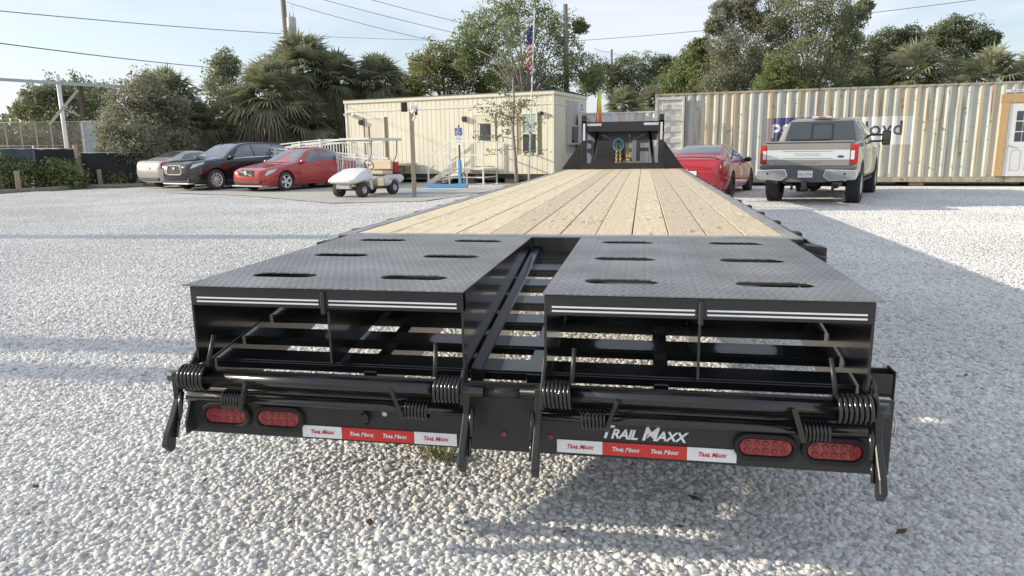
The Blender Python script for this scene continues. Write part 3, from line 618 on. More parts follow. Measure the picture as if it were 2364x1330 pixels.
# steel stair and landing
def office_thing(name, label, cat):
    o = thing(name, label, cat, (BX, BY, 0), BA); o.scale = (BSC,)*3; return o
ST = office_thing('entry_stair', 'white metal stair with small railed landing at the middle cabin door', 'stair')
MB().box(-3.65, -2.20, -1.25, -.06, .55, .60).build('landing', WHITE, ST)
for (x, y) in ((-3.62, -1.22), (-2.9, -1.22), (-2.23, -1.22), (-2.23, -.1), (-3.62, -.1)):
    MB().box(x-.025, x+.025, y-.025, y+.025, 0, 1.58 if x != -2.9 else .549).build('post', WHITE, ST)
for (p_, q_) in (((-3.594, -1.22), (-2.256, -1.22)), ((-2.23, -1.194), (-2.23, -.126))):
    for z in (1.56, 1.08, .28): MB().bar((*p_, z), (*q_, z), .04, .04).build('rail', WHITE, ST)
for y in (-1.21, -.12):
    MB().bar((-3.66, y, .52), (-4.55, y, .03), .03, .18).build('stringer', CREAMT, ST)
    MB().bar((-3.66, y, 1.54), (-4.5, y, 1.02), .04, .04).build('rail', WHITE, ST); MB().bar((-3.66, y, 1.06), (-4.5, y, .54), .04, .04).build('rail', WHITE, ST)
    MB().box(-4.54, -4.49, y-.025, y+.025, 0, 1.05).build('post', WHITE, ST)
for k in range(3): MB().box(-4.40+.27*k, -4.12+.27*k, -1.19, -.14, .13+.14*k, .16+.14*k).build('tread', WHITE, ST)

# switchback wheelchair ramp
WR = office_thing('wheelchair_ramp', 'white switchback wheelchair ramp with picket railings behind the parked cars', 'ramp')
def flight(s0, z0, s1, z1, y0, y1, sides):
    MB().prism([(s0, z0-.08), (s1, z1-.08), (s1, z1), (s0, z0)], y0, y1, 'y').build('ramp_deck', PALE, WR)
    L = abs(s1-s0); n = max(2, int(L/.135))
    for y in sides:
        for dz in (.92, .80, .10): MB().bar((s0, y, z0+dz), (s1, y, z1+dz), .05, .045 if dz > .2 else .04).build('hand_rail', WHITE, WR)
        pk = MB().box(-.011, .011, -.011, .011, .105, .80).mesh('picket', WHITE)
        for k in range(1, n): t = k/n; part('picket', pk, WR, (s0+(s1-s0)*t, y, z0+(z1-z0)*t))
        for k in range(int(L/1.4)+1):
            t = min(1, k*1.4/L); MB().box(-.03, .03, -.03, .03, -(z0+(z1-z0)*t), .95, TR(s0+(s1-s0)*t, y+.06*(1 if y > -2 else -1), z0+(z1-z0)*t)).build('post', WHITE, WR)
flight(-11.0, .62, -5.2, .06, -3.55, -2.45, (-3.52, -2.48))
flight(-11.0, .62, -8.6, .78, -2.2, -1.05, (-2.17, -1.08))
flight(-8.6, .78, -5.7, .78, -2.2, -.06, (-2.17,))
MB().box(-12.2, -11.0, -3.55, -1.05, .54, .62).build('ramp_deck', PALE, WR)

# accessible parking: sign, wheel stop, paint
sp0 = G(1063, 433)
AS = thing('parking_sign', 'accessible parking sign on a post with blue sleeve beside the cabin', 'sign', sp0, BA)
BLUE = mat('accessible_blue', (.10, .32, .60), .5, var=.1, scale=12)
MB().box(-.05, .05, -.05, .05, 0, .98).build('post_sleeve', BLUE, AS, .01, 1)
MB().box(-.022, .022, -.022, .022, .9805, 2.2).build('post', BLK2, AS)
pn = MB().box(-.155, .155, -.034, -.023, 1.52, 2.12).build('sign_panel', WHITE, AS)
MB().box(-.145, .145, -.0385, -.0345, 1.84, 2.11).build('blue_field', mat('sign_navy', (.08, .12, .32), .5), pn)
MB().tube([(-.03+.06*math.cos(a), -.040, 1.925+.06*math.sin(a)) for a in [R(100+k*20) for k in range(13)]], .010, 6).tube([(-.02, -.040, 2.04), (-.015, -.040, 1.95), (.05, -.040, 1.95), (.075, -.040, 1.89)], .011, 6).lathe([(.018, 0), (.018, .004)], 12, TR(-.022, -.0385, 2.068) @ Matrix.Rotation(R(90), 4, 'X')).build('wheelchair_symbol', WHITE, pn)
for z in (1.79, 1.74, 1.69, 1.60): MB().box(-.10, .10, -.0365, -.0345, z-.009, z+.009).build('print_line', mat('grey_print', (.2, .2, .24), .6), pn)
a_, b_ = G(985, 435), G(1080, 435); dv = (b_-a_)
WS = MB().prism([(-.09, 0), (.09, 0), (.06, .11), (-.06, .11)], 0, dv.length, 'x', TR(a_.x, a_.y, .03) @ RZ(math.atan2(dv.y, dv.x))).build('wheel_stop', BLUE, None, .012, 1)
tag(WS, 'blue painted concrete wheel stop below the accessible parking sign', 'wheel stop')
def paint(name, px, m, z=.031):
    return sheet(name, [G(*q)[:2] for q in px], z, m, kind='structure')
paint('painted_parking_patch', ((912, 444), (1000, 438.5), (1056, 441.5), (935, 451)), mat('worn_blue_paint', (.16, .33, .52), .7, c2=(.33, .36, .38), scale=3, var=0))
paint('painted_parking_line', ((985, 437.5), (1085, 437.5), (1085, 439), (985, 439)), mat('worn_white_paint', (.68, .68, .66), .7, c2=(.42, .42, .40), scale=6))
paint('painted_parking_line', ((820, 448), (905, 443.6), (908, 445), (826, 450)), MATS['worn_white_paint'])

# timber lamp post
pb = G(957, 456); ptop = 2.42
LP = thing('lamp_post', 'square timber post carrying a black solar lamp and white cameras', 'post', pb, R(10))
MB().box(-.055, .055, -.055, .055, 0, ptop).build('post', POSTWOOD, LP, .006, 1)
MB().box(-.28, -.10, -.03, 0, ptop+.0, ptop+.26).build('solar_panel', BLK2, LP, .006, 1)
MB().bar((-.10, -.01, ptop+.1), (0, 0, ptop+.02), .03, .03).build('lamp_arm', WHITE, LP)
MB().cyl((.02, -.06, ptop-.02), (.16, -.12, ptop+.04), .04, 12).build('camera', WHITE, LP)
MB().cyl((.0, -.06, ptop-.02), (.03, -.06, ptop+.28), .02, 8).build('antenna', WHITE, LP)
MB().box(.05, .2, -.08, 0, ptop+.045, ptop+.16).build('camera_box', WHITE, LP, .01, 1)
MB().cyl((.05, -.05, ptop-.25), (.13, -.10, ptop-.12), .035, 10).build('camera', WHITE, LP)
MB().box(.12, .19, -.13, -.10, ptop-.10, ptop+.06).build('camera_lens', BLK2, LP)

# ================================================================ RUSTY SHIPPING CONTAINER
def container_mat(name, base, base2, rust=(.26, .12, .05), amt=.75, lowrust=.0):
    m = bpy.data.materials.new(name); m.use_nodes = True; MATS[name] = m
    n, l = m.node_tree.nodes, m.node_tree.links; b = n['Principled BSDF']; b.inputs['Roughness'].default_value = .62; b.inputs['Specular IOR Level'].default_value = .3
    t = n.new('ShaderNodeTexCoord')
    def nz(sx, sz, sc_, det=5):
        mp_ = n.new('ShaderNodeMapping'); mp_.inputs['Scale'].default_value = (sx, 0, sz); l.new(t.outputs['Object'], mp_.inputs['Vector'])
        a = n.new('ShaderNodeTexNoise'); a.inputs['Scale'].default_value = sc_; a.inputs['Detail'].default_value = det; a.inputs['Roughness'].default_value = .6; l.new(mp_.outputs[0], a.inputs['Vector']); return a
    def rg(src, lo, hi, to=1.0):
        r = n.new('ShaderNodeMapRange'); r.inputs['From Min'].default_value = lo; r.inputs['From Max'].default_value = hi; r.inputs['To Max'].default_value = to; l.new(src, r.inputs['Value']); return r.outputs[0]
    def mix(f, a, bcol):
        x = n.new('ShaderNodeMixRGB'); l.new(f, x.inputs[0]); l.new(a, x.inputs[1]); x.inputs[2].default_value = (*bcol, 1); return x.outputs[0]
    r0 = n.new('ShaderNodeRGB'); r0.outputs[0].default_value = (*base, 1)
    c = mix(rg(nz(2.6, .25, 1.0).outputs['Fac'], .44, .56), r0.outputs[0], base2)
    c = mix(rg(nz(5, .12, 1.0, 7).outputs['Fac'], .50, .64, .7), c, (.60, .40, .17))
    c = mix(rg(nz(9, .30, 1.0, 8).outputs['Fac'], .55, .64, amt), c, rust)
    c = mix(rg(nz(6, 5, 1.0, 9).outputs['Fac'], .60, .66, amt), c, (.16, .08, .04))
    c = mix(rg(nz(24, .4, 1.0, 4).outputs['Fac'], .35, .75, .30), c, (.30, .29, .26))
    l.new(c, b.inputs['Base Color'])
    bp = n.new('ShaderNodeBump'); bp.inputs['Strength'].default_value = .2; bp.inputs['Distance'].default_value = .01; l.new(nz(30, 30, 1.0).outputs['Fac'], bp.inputs['Height']); l.new(bp.outputs[0], b.inputs['Normal'])
    return m
CONT = container_mat('faded_container_paint', (.62, .61, .50), (.50, .535, .50))
CONTR = container_mat('container_rail_paint', (.50, .45, .32), (.36, .34, .27), amt=.9)
PER, DEP = .278, .036
BRK = [0, .075, .139, .214]           # outer flat, slope in, inner flat, slope out
def corr(x):
    q = x % PER
    if q < .075: return 0.0
    if q < .139: return DEP*(q-.075)/.064
    if q < .214: return DEP
    return DEP*(1-(q-.214)/.064)
def breaks(x0, x1): 
    o = [x0]; k = math.floor(x0/PER)
    while k*PER < x1:
        o += [k*PER+b for b in BRK if x0+1e-4 < k*PER+b < x1-1e-4]; k += 1
    return o+[x1]
def corr_sheet(x0, x1, z0, z1, off, nz_=1):
    xs = breaks(x0, x1); mb = MB()
    vs = [(x, corr(x)-off, z0+(z1-z0)*j/nz_) for x in xs for j in range(nz_+1)]
    return mb.add(vs, [(i*(nz_+1)+j, (i+1)*(nz_+1)+j, (i+1)*(nz_+1)+j+1, i*(nz_+1)+j+1) for i in range(len(xs)-1) for j in range(nz_)])
def wrap_text(me, x, z, off):
    """lay flat lettering onto the corrugated side"""
    bm = bmesh.new(); bm.from_mesh(me); bmesh.ops.rotate(bm, verts=bm.verts, matrix=Matrix.Rotation(R(90), 3, 'X')); bmesh.ops.translate(bm, verts=bm.verts, vec=(x, 0, z))
    xs = [v.co.x for v in bm.verts]
    for bx in breaks(min(xs), max(xs))[1:-1]: bmesh.ops.bisect_plane(bm, geom=bm.verts[:]+bm.edges[:]+bm.faces[:], plane_co=(bx, 0, 0), plane_no=(1, 0, 0))
    for v in bm.verts: v.co.y = corr(v.co.x)-off
    bm.to_mesh(me); bm.free(); return me
KA = R(-7.8); KX, KY = .779, 23.49; CL = 12.19
CT = thing('rusty_container', 'long faded cream shipping container streaked with rust, white door at its end', 'container', (KX, KY, .063), KA); CT.scale = (1.03,)*3
cz0, cz1 = .09, 2.975
side = corr_sheet(.11, CL-.11, cz0+.16, cz1-.06, 0).build('corrugated_side', CONT, CT, fix=False)
bs = corr_sheet(.11, CL-.11, cz0+.16, cz1-.06, 0).build('corrugated_side', CONT, CT, fix=False); bs.scale = (1, -1, 1); bs.location = (0, 2.44, 0)
for y in (-.012, 2.40):
    MB().box(.105, CL-.105, y, y+.055, cz1-.0595, cz1).build('top_rail', CONTR, CT); MB().box(.105, CL-.105, y, y+.055, cz0, cz0+.1595).build('bottom_rail', CONTR, CT)
    for x in (0, CL-.104): MB().box(x, x+.104, y-.004, y+.11, cz0+.12, cz1-.12).build('corner_post', CONTR, CT)
    for x in (-.008, CL-.108):
        for z in (cz0-.01, cz1-.118): MB().box(x, x+.12, y-.008, y+.13, z, z+.128).build('corner_casting', CONTR, CT, .01, 1)
MB().box(.106, CL-.106, .044, 2.399, cz1-.05, cz1-.03).build('roof', CONTR, CT)
MB().box(.02, .07, .12, 2.38, cz0+.1, cz1-.06).build('end_wall', mat('container_inside', (.05, .05, .05), .8), CT)
MB().box(CL-.07, CL-.02, .12, 2.38, cz0+.1, cz1-.06).build('end_wall', CONT, CT)
MB().box(.2, CL-.2, .1, 2.3, cz0, cz0+.03).build('floor_frame', MATS['chassis_rust'], CT)
for x in (.5, 4.2, 8, 11.6): MB().box(x-.2, x+.2, .1, 2.3, -.07, cz0-.002).build('sleeper', POSTWOOD, CT)
# painted panels and their lettering
SBLUE = container_mat('sign_blue', (.045, .075, .26), (.07, .11, .33), amt=.35); SWH = container_mat('sign_white', (.90, .895, .86), (.86, .86, .84), amt=.05)
sb = corr_sheet(3.55, 4.90, 1.20, 2.10, .003).build('blue_sign_panel', SBLUE, CT, fix=False); sw = corr_sheet(4.905, 7.76, 1.22, 2.07, .003).build('white_sign_panel', SWH, CT, fix=False)
def wrapped(body, size, x, z, m, par, **kw):
    me = wrap_text(text_mesh(body, size, thick=0, **kw), x, z, .006); me.materials.clear(); me.materials.append(m); return part('lettering', me, par)
wrapped('P&O', .60, 4.26, 1.665, SWH, sb, bold=.012); wrapped('Nedlloyd', .60, 6.32, 1.70, mat('faded_navy', (.05, .055, .11), .6, c2=(.14, .145, .17), scale=4), sw, bold=.008, spacing=1.06)
# open leaf of the end doors, folded back along the side
OD = MB().box(.03, .98, -.105, -.06, .22, .30).box(.03, .98, -.105, -.06, 2.76, 2.86).box(.03, .10, -.105, -.06, .3005, 2.7595).box(.90, .98, -.105, -.06, .3005, 2.7595).build('open_door', mat('dull_white_steel', (.66, .65, .60), .55, c2=(.55, .53, .46), scale=2.5), CT, .006, 1)
def dsheet():
    zs = [.301]; k = .301
    pat = [(0, .16), (.035, .05), (.035, .09), (0, .05)]
    pts = [(0, .301)]
    z = .301
    while z < 2.5:
        for (d, s_) in ((0, .14), (.03, .06), (.03, .10), (0, .06)):
            z = min(2.758, z+s_); pts.append((d, z))
    pts.append((0, 2.758))
    mb = MB(); vs = [(x, -.088+d, z) for x in (.1005, .8995) for (d, z) in pts]; n_ = len(pts)
    return mb.add(vs, [(i, n_+i, n_+i+1, i+1) for i in range(n_-1)])
dsheet().build('door_sheet', MATS['dull_white_steel'], OD, fix=False)
MB().box(.981, .995, -.11, -.055, .22, 2.86).build('door_gasket', RUB, OD)
MB().cyl((.28, -.125, .3), (.28, -.125, 2.7), .017, 8).build('lock_bar', MATS['dull_white_steel'], OD)
# timber framed entrance door
fz = 2.62
MB().box(9.98, 10.19, -.07, -.004, .26, fz-.255).build('door_jamb', FRAMEWOOD, CT, .004, 1); MB().box(11.16, 11.40, -.07, -.004, .26, fz-.255).build('door_jamb', FRAMEWOOD, CT, .004, 1)
MB().box(9.96, 11.42, -.072, -.004, fz-.254, fz).build('door_header', FRAMEWOOD, CT, .004, 1)
dr2 = MB().box(10.20, 11.15, -.050, -.01, .26, fz-.262).build('door', WHITE, CT, .004, 1)
for r_ in range(3):
    for c_ in range(3): MB().box(10.40+.19*c_, 10.57+.19*c_, -.054, -.0505, 1.26+.30*r_, 1.53+.30*r_).build('pane', GLASS, dr2)
for c_ in range(2):
    ring([(10.35+.37*c_+q[0], q[1]) for q in ((0, .42), (.26, .42), (.26, 1.02), (0, 1.02))], [(10.37+.37*c_+q[0], q[1]) for q in ((0, .44), (.22, .44), (.22, 1.0), (0, 1.0))], -.0525, -.0502).build('door_moulding', PALE, dr2)
MB().cyl((10.26, -.05, 1.15), (10.26, -.10, 1.15), .03, 12).build('handle', MATS['zinc'], dr2)
pl_ = MB().box(10.08, 10.9, -.012, -.003, 2.665, 2.75).build('name_plate', WHITE, CT)
lettering('D.B.NBL - T', .075, DKT, pl_, (10.42, -.0132, 2.706), (R(90), 0, 0), thick=.0006, spacing=1.15)

# white container farther back with big letters
wa = D(1335, 300, 29.0); KB = R(-7.8)
WC = thing('white_container', 'white shipping container with huge grey letters behind the gooseneck', 'container', (wa.x, wa.y, 0), KB)
WHC = container_mat('white_container_paint', (.82, .82, .81), (.74, .76, .78), amt=.12)
corr_sheet(.11, 5.95, .25, 2.68, 0).build('corrugated_side', WHC, WC, fix=False)
MB().box(0, 6.05, -.012, .05, 2.681, 2.74).box(0, 6.05, -.012, .05, .09, .249).build('rail', WHC, WC)
for x in (0, 5.96): MB().box(x, x+.10, -.015, .1, .2495, 2.6805).build('corner_post', WHC, WC)
MB().box(.02, 6.03, .12, 2.4, .1, 2.70).build('box_body', WHC, WC)
me = wrap_text(text_mesh('REEF', 1.22, thick=0, spacing=1.12, bold=.02), 1.50, 1.18, .006); me.materials.clear(); me.materials.append(mat('faded_grey_print', (.13, .14, .16), .6)); part('lettering', me, WC)
# dark box body between
db = D(1372, 380, 23.6)
DB = thing('dark_box_trailer', 'dark box body on wheels glimpsed through the gooseneck frame', 'trailer', (db.x, db.y, 0), R(-4))
MB().box(0, .92, 0, 2.2, .45, 1.72).build('box_body', BLK, DB, .03, 2)
MB().box(-.01, .93, -.012, 2.21, 1.10, 1.125).build('trim_band', BLK2, DB)
for x in (.08, .90): w = part('tyre', tyre, DB, (x, 1.1, .345)); part('rim', rimm, w)

# feather flag
fb = D(1372, 376, 24.6)
FF = thing('feather_flag', 'feather flag fading from lime to red on a curved pole', 'flag', (fb.x, fb.y, .0), 0)
ft = D(1392, 200, 24.6)
fx, fz_ = (ft-fb).x, ft.z
pl2 = [(fx*.55*t*t, 0, fz_*t) for t in [k/8 for k in range(9)]]
MB().tube(pl2+[(fx*.8, 0, fz_+.03), (fx, 0, fz_-.05)], .016, 6).build('pole', BLK2, FF)
def flagm():
    m = mat('lime_to_red_cloth', (.62, .72, .12), .7); n, l = m.node_tree.nodes, m.node_tree.links; b = n['Principled BSDF']
    t = n.new('ShaderNodeTexCoord'); s = n.new('ShaderNodeSeparateXYZ'); l.new(t.outputs['Object'], s.inputs[0])
    r = n.new('ShaderNodeMapRange'); r.inputs['From Min'].default_value = 2.1; r.inputs['From Max'].default_value = 3.3; l.new(s.outputs['Z'], r.inputs['Value'])
    c = n.new('ShaderNodeValToRGB'); e = c.color_ramp.elements; e[0].color = (.52, .06, .05, 1); e[1].color = (.62, .72, .10, 1); e[1].position = .62; x = e.new(.35); x.color = (.62, .24, .10, 1)
    l.new(r.outputs[0], c.inputs['Fac']); l.new(c.outputs['Color'], b.inputs['Base Color']); return m
def ffn(u, v):
    z = .75+(fz_-.78)*v; x0 = fx*.55*(z/fz_)**2; w = .22*math.sin(math.pi*min(1, .12+.88*v))**.6*(1-.25*v)
    return (x0+.012+w*u, .03*math.sin(6*v+3*u), z-.05*u)
MB().grid(ffn, 5, 18).build('cloth', flagm(), FF)

# ================================================================ FLAGPOLE
p0 = D(1220, 420, 25.2); p0.z = 0
FP = thing('flagpole', 'slim white flagpole with a limp striped flag before the cabin', 'flagpole', p0)
fpt = D(1234, 22, (p0-CAM).dot(CF)); dx = fpt-p0
MB().tube([(0, 0, 0), (dx.x, dx.y, dx.z)], [.035, .018], 10).lathe([(.001, -.04), (.04, 0), (.001, .04)], 10, TR(dx.x, dx.y, dx.z+.03)).build('pole', mat('pole_white', (.70, .70, .68), .4), FP)
def usflag():
    m = mat('flag_cloth', (.7, .7, .7), .75); n, l = m.node_tree.nodes, m.node_tree.links; b = n['Principled BSDF']
    a = n.new('ShaderNodeAttribute'); a.attribute_name = 'flaguv'; s = n.new('ShaderNodeSeparateXYZ'); l.new(a.outputs['Vector'], s.inputs[0])
    mu = n.new('ShaderNodeMath'); mu.operation = 'MULTIPLY'; mu.inputs[1].default_value = 6.5; l.new(s.outputs['Y'], mu.inputs[0])
    fr = n.new('ShaderNodeMath'); fr.operation = 'FRACT'; l.new(mu.outputs[0], fr.inputs[0]); gt = n.new('ShaderNodeMath'); gt.operation = 'GREATER_THAN'; gt.inputs[1].default_value = .5; l.new(fr.outputs[0], gt.inputs[0])
    c1 = n.new('ShaderNodeMixRGB'); c1.inputs[1].default_value = (.50, .04, .05, 1); c1.inputs[2].default_value = (.78, .77, .76, 1); l.new(gt.outputs[0], c1.inputs[0])
    g1 = n.new('ShaderNodeMath'); g1.operation = 'LESS_THAN'; g1.inputs[1].default_value = .4; l.new(s.outputs['X'], g1.inputs[0]); g2 = n.new('ShaderNodeMath'); g2.operation = 'GREATER_THAN'; g2.inputs[1].default_value = .46; l.new(s.outputs['Y'], g2.inputs[0])
    mm = n.new('ShaderNodeMath'); mm.operation = 'MULTIPLY'; l.new(g1.outputs[0], mm.inputs[0]); l.new(g2.outputs[0], mm.inputs[1])
    v = n.new('ShaderNodeTexVoronoi'); v.inputs['Scale'].default_value = 9; l.new(a.outputs['Vector'], v.inputs['Vector']); g3 = n.new('ShaderNodeMath'); g3.operation = 'LESS_THAN'; g3.inputs[1].default_value = .22; l.new(v.outputs['Distance'], g3.inputs[0])
    cb = n.new('ShaderNodeMixRGB'); cb.inputs[1].default_value = (.035, .05, .17, 1); cb.inputs[2].default_value = (.7, .7, .7, 1); l.new(g3.outputs[0], cb.inputs[0])
    c2 = n.new('ShaderNodeMixRGB'); l.new(mm.outputs[0], c2.inputs[0]); l.new(c1.outputs[0], c2.inputs[1]); l.new(cb.outputs[0], c2.inputs[2]); l.new(c2.outputs[0], b.inputs['Base Color']); return m
def flag_mesh():
    dep = (p0-CAM).dot(CF); top = D(1231, 62, dep)-p0; bot = D(1229, 178, dep)-p0
    nu, nv = 26, 22; H_ = (top-bot).z; mb = MB(); uv = []
    def fn(u, v):      # u along fly, v up the hoist; the fly sags against the pole in folds
        sag = u*(.55)*H_; hz = bot.z+H_*.42+v*H_*.58-sag*.78
        amp = .05+.06*u; x = bot.x+(top.x-bot.x)*((hz-bot.z)/H_) - .03-.16*min(1, u*1.6)*(.55+.45*math.sin(3.3*u+.5)) + amp*math.sin(9*u+2*v)
        uv.append((u, v, 0)); return (x, bot.y+amp*math.cos(9*u+2*v), hz)
    mb.grid(fn, nu, nv); me = mb.mesh('flag', usflag(), fix=False)
    at = me.attributes.new('flaguv', 'FLOAT_VECTOR', 'POINT'); at.data.foreach_set('vector', [c for t in uv for c in t]); return me
part('flag', flag_mesh(), FP)

# ================================================================ UTILITY POLES AND WIRES
POLE = mat('pole_wood_grey', (.21, .18, .145), .9, var=.3, scale=6, stretch=(1, 1, .1), bump=.3)
WIRE = mat('wire_black', (.05, .05, .055), .6)
def upole(name, label, px, py, dep, r0, r1, lean=0):
    t = D(px, py, dep); o = thing(name, label, 'utility pole', (t.x+lean, t.y, 0))
    MB().tube([(0, 0, 0), (-lean, 0, t.z)], [r0, r1], 12).build('pole', POLE, o); return o, t
U1, u1 = upole('utility_pole', 'utility pole with a grey transformer can rising above the palms', 648, -60, 44, .19, .15, .2)
tz = D(671, 58, 44).z
MB().lathe([(.02, -.50), (.27, -.48), (.28, 0), (.28, .45), (.24, .52), (.02, .55)], 16, TR(.42, -.25, tz)).tube([(.32, -.25, tz+.5), (.32, -.25, tz+.8)], .05, 8).tube([(.55, -.25, tz+.5), (.6, -.25, tz+.7), (.45, -.1, tz+1.3)], .02, 6).build('transformer', mat('transformer_grey', (.52, .54, .55), .5), U1)
MB().box(.1, .3, -.3, -.05, tz-.1, tz+.1).build('bracket', MATS['zinc'], U1)
U2, u2 = upole('utility_pole', 'bare thick timber utility pole standing behind the cabin roof', 1305, 10, 40, .17, .13, .15)
U3, u3 = upole('utility_pole', 'thin far utility pole above the dark trees near the gooseneck', 1412, 114, 78, .16, .12, .1)
def wire(label, pts, r=.014):
    P = [D(*q) for q in pts]; o = []
    n = 16
    if len(P) == 2: P = [P[0], P[0].lerp(P[1], .5)-Vector((0, 0, .25)), P[1]]
    for k in range(n+1):
        t = k/n; o.append(P[0]*(1-t)**2+P[1]*2*t*(1-t)+P[2]*t*t)
    b = MB().tube(o, r, 5).build('overhead_wire', WIRE); tag(b, label, 'wire', 'overhead wires against the sky')
wire('upper black wire running from the transformer pole off to the side', ((650, 78, 44), (-500, -26, 22)), .018)
wire('lower thick black wire sloping down behind the palms', ((500, 157, 46), (-500, 30, 20)), .022)
wire('lowest of three wires slanting down from the transformer pole to the big tree', ((655, 3, 44), (1045, 104, 42)))
wire('middle wire of three slanting down to the big tree', ((500, -72, 36), (1075, 82, 42)))
wire('uppermost of three wires slanting down to the big tree', ((600, -77, 34), (1090, 58, 42)))
wire('thin slack wire crossing from the palms to the bare timber pole', ((655, 80, 44), (980, 97, 42), (1305, 96, 40)), .010)
wire('sagging cable looping low before the palms and big tree', ((790, 148, 36), (960, 205, 34), (1165, 155, 34)), .02)
wire('wire rising from the bare timber pole above the container trees', ((1307, 96, 40), (1850, 60, 34), (2600, -48, 26)), .012)
wire('faint wire from the far thin pole toward the bare timber pole', ((1372, 112, 60), (1412, 120, 78)), .02)
wire('faint wire dropping from the far thin pole to the dark trees', ((1412, 122, 78), (1490, 138, 70)), .02)
# ================================================================ VEHICLES
def crom(p0, p1, p2, p3, t): return .5*((2*p1)+(-p0+p2)*t+(2*p0-5*p1+4*p2-p3)*t*t+(-p0+3*p1-3*p2+p3)*t**3)
class Loft:
    """car body skin: stations along x, half sections bottom-centre to top-centre"""
    def __init__(s, st, boxy=0.0):
        s.st = sorted(st, key=lambda q: q[0]); s.x = [q[0] for q in s.st]; s.boxy = boxy
    def par(s, x):
        k = len(s.x); x = min(max(x, s.x[0]), s.x[-1]); i = 0
        while i < k-2 and s.x[i+1] < x: i += 1
        t = (x-s.x[i])/(s.x[i+1]-s.x[i]); g = lambda j: s.st[min(max(j, 0), k-1)]
        o = []
        for c in range(1, 6):
            a, b = g(i)[c], g(i+1)[c]; v = crom(g(i-1)[c], a, b, g(i+2)[c], t); lo, hi = min(a, b), max(a, b); m = (hi-lo)*.12+.004
            o.append(min(max(v, lo-m), hi+m))
        return o
    def sec(s, x):
        zb, w, zs, zt, wt = s.par(x); h = zs-zb; b = s.boxy; g = zt-zs
        return [(0, zb), (.55*w, zb), (.88*w, zb+.012), ((.955+.03*b)*w, zb+.09), (w, zb+.40*h), ((.995)*w, zb+.74*h), ((.955+.025*b)*w, zs),
                (.52*(.955+.025*b)*w+.5*wt, zs+.5*g), (wt, zs+.86*g), (.80*wt, zt-.10*min(g, .12)), (.4*wt, zt-.01*g), (0, zt)]
    def P(s, x, v, sg=1):
        pts = s.sec(x); n = len(pts); v = min(max(v, 0), n-1); i = min(int(v), n-2); t = v-i
        def g(j):
            if j < 0: q = pts[-j]; return (-q[0], q[1])
            if j > n-1: q = pts[2*(n-1)-j]; return (-q[0], q[1])
            return pts[j]
        a, b, c, d = g(i-1), g(i), g(i+1), g(i+2)
        return Vector((x, sg*crom(a[0], b[0], c[0], d[0], t), crom(a[1], b[1], c[1], d[1], t)))
    def body(s, nx=56, nv=44):
        xs = [s.x[0]+(s.x[-1]-s.x[0])*k/nx for k in range(nx+1)]; n = 11; mb = MB(); vs = []; ring_ = 2*nv
        for x in xs:
            h = [s.P(x, n*j/nv) for j in range(nv+1)]
            vs += h+[Vector((p.x, -p.y, p.z)) for p in reversed(h[1:-1])]
        fs = [(i*ring_+j, (i+1)*ring_+j, (i+1)*ring_+(j+1) % ring_, i*ring_+(j+1) % ring_) for i in range(nx) for j in range(ring_)]
        mb.add(vs, fs, True); o = len(mb.v)-len(vs)
        mb.f += [tuple(range(ring_)), tuple(nx*ring_+j for j in reversed(range(ring_)))]; mb.sm += [True]*2; mb.m += [0]*2
        return mb
    def patch(s, mb, c, sg=1, nu=10, nv=6, off=.006, depth=0):
        """c: four (x, v) corners a-b-c-d, bilinear"""
        def fn(u, w):
            x = (c[0][0]*(1-u)+c[1][0]*u)*(1-w)+(c[3][0]*(1-u)+c[2][0]*u)*w
            v = (c[0][1]*(1-u)+c[1][1]*u)*(1-w)+(c[3][1]*(1-u)+c[2][1]*u)*w
            e = .01; dx = s.P(x+e, v, sg)-s.P(x-e, v, sg); dv = s.P(x, min(v+.02, 11), sg)-s.P(x, max(v-.02, 0), sg); nrm = dx.cross(dv)
            p = s.P(x, v, sg)
            if nrm.length < 1e-9: return p
            nrm.normalize(); ctr = Vector((p.x*.9, 0, .7))
            if nrm.dot(p-ctr) < 0: nrm = -nrm
            return p+nrm*off
        return mb.grid(fn, nu, nv)
def glass_mat(name, c=(.13, .15, .165)): return mat(name, c, .05, metal=.35, var=.2, scale=2, coat=1.0, spec=.9)
CGL = glass_mat('car_glass'); CTRIM = mat('car_black_trim', (.015, .015, .016), .5); CHROME = mat('chrome', (.78, .79, .80), .15, metal=.8, var=.04)
TYRE = mat('tyre_rubber', (.055, .054, .052), .85, var=.2, scale=20, bump=.3, bscale=40)
REDL = mat('red_lamp', (.45, .012, .015), .12, coat=1, var=.2); CLRL = mat('clear_lamp', (.62, .64, .66), .08, coat=1, var=.25, scale=14)
RIMS = mat('alloy_rim', (.74, .75, .76), .35, metal=.35); RIMD = mat('dark_rim', (.05, .05, .052), .35, metal=.6)
PLATE = mat('plate_white', (.72, .73, .70), .5)
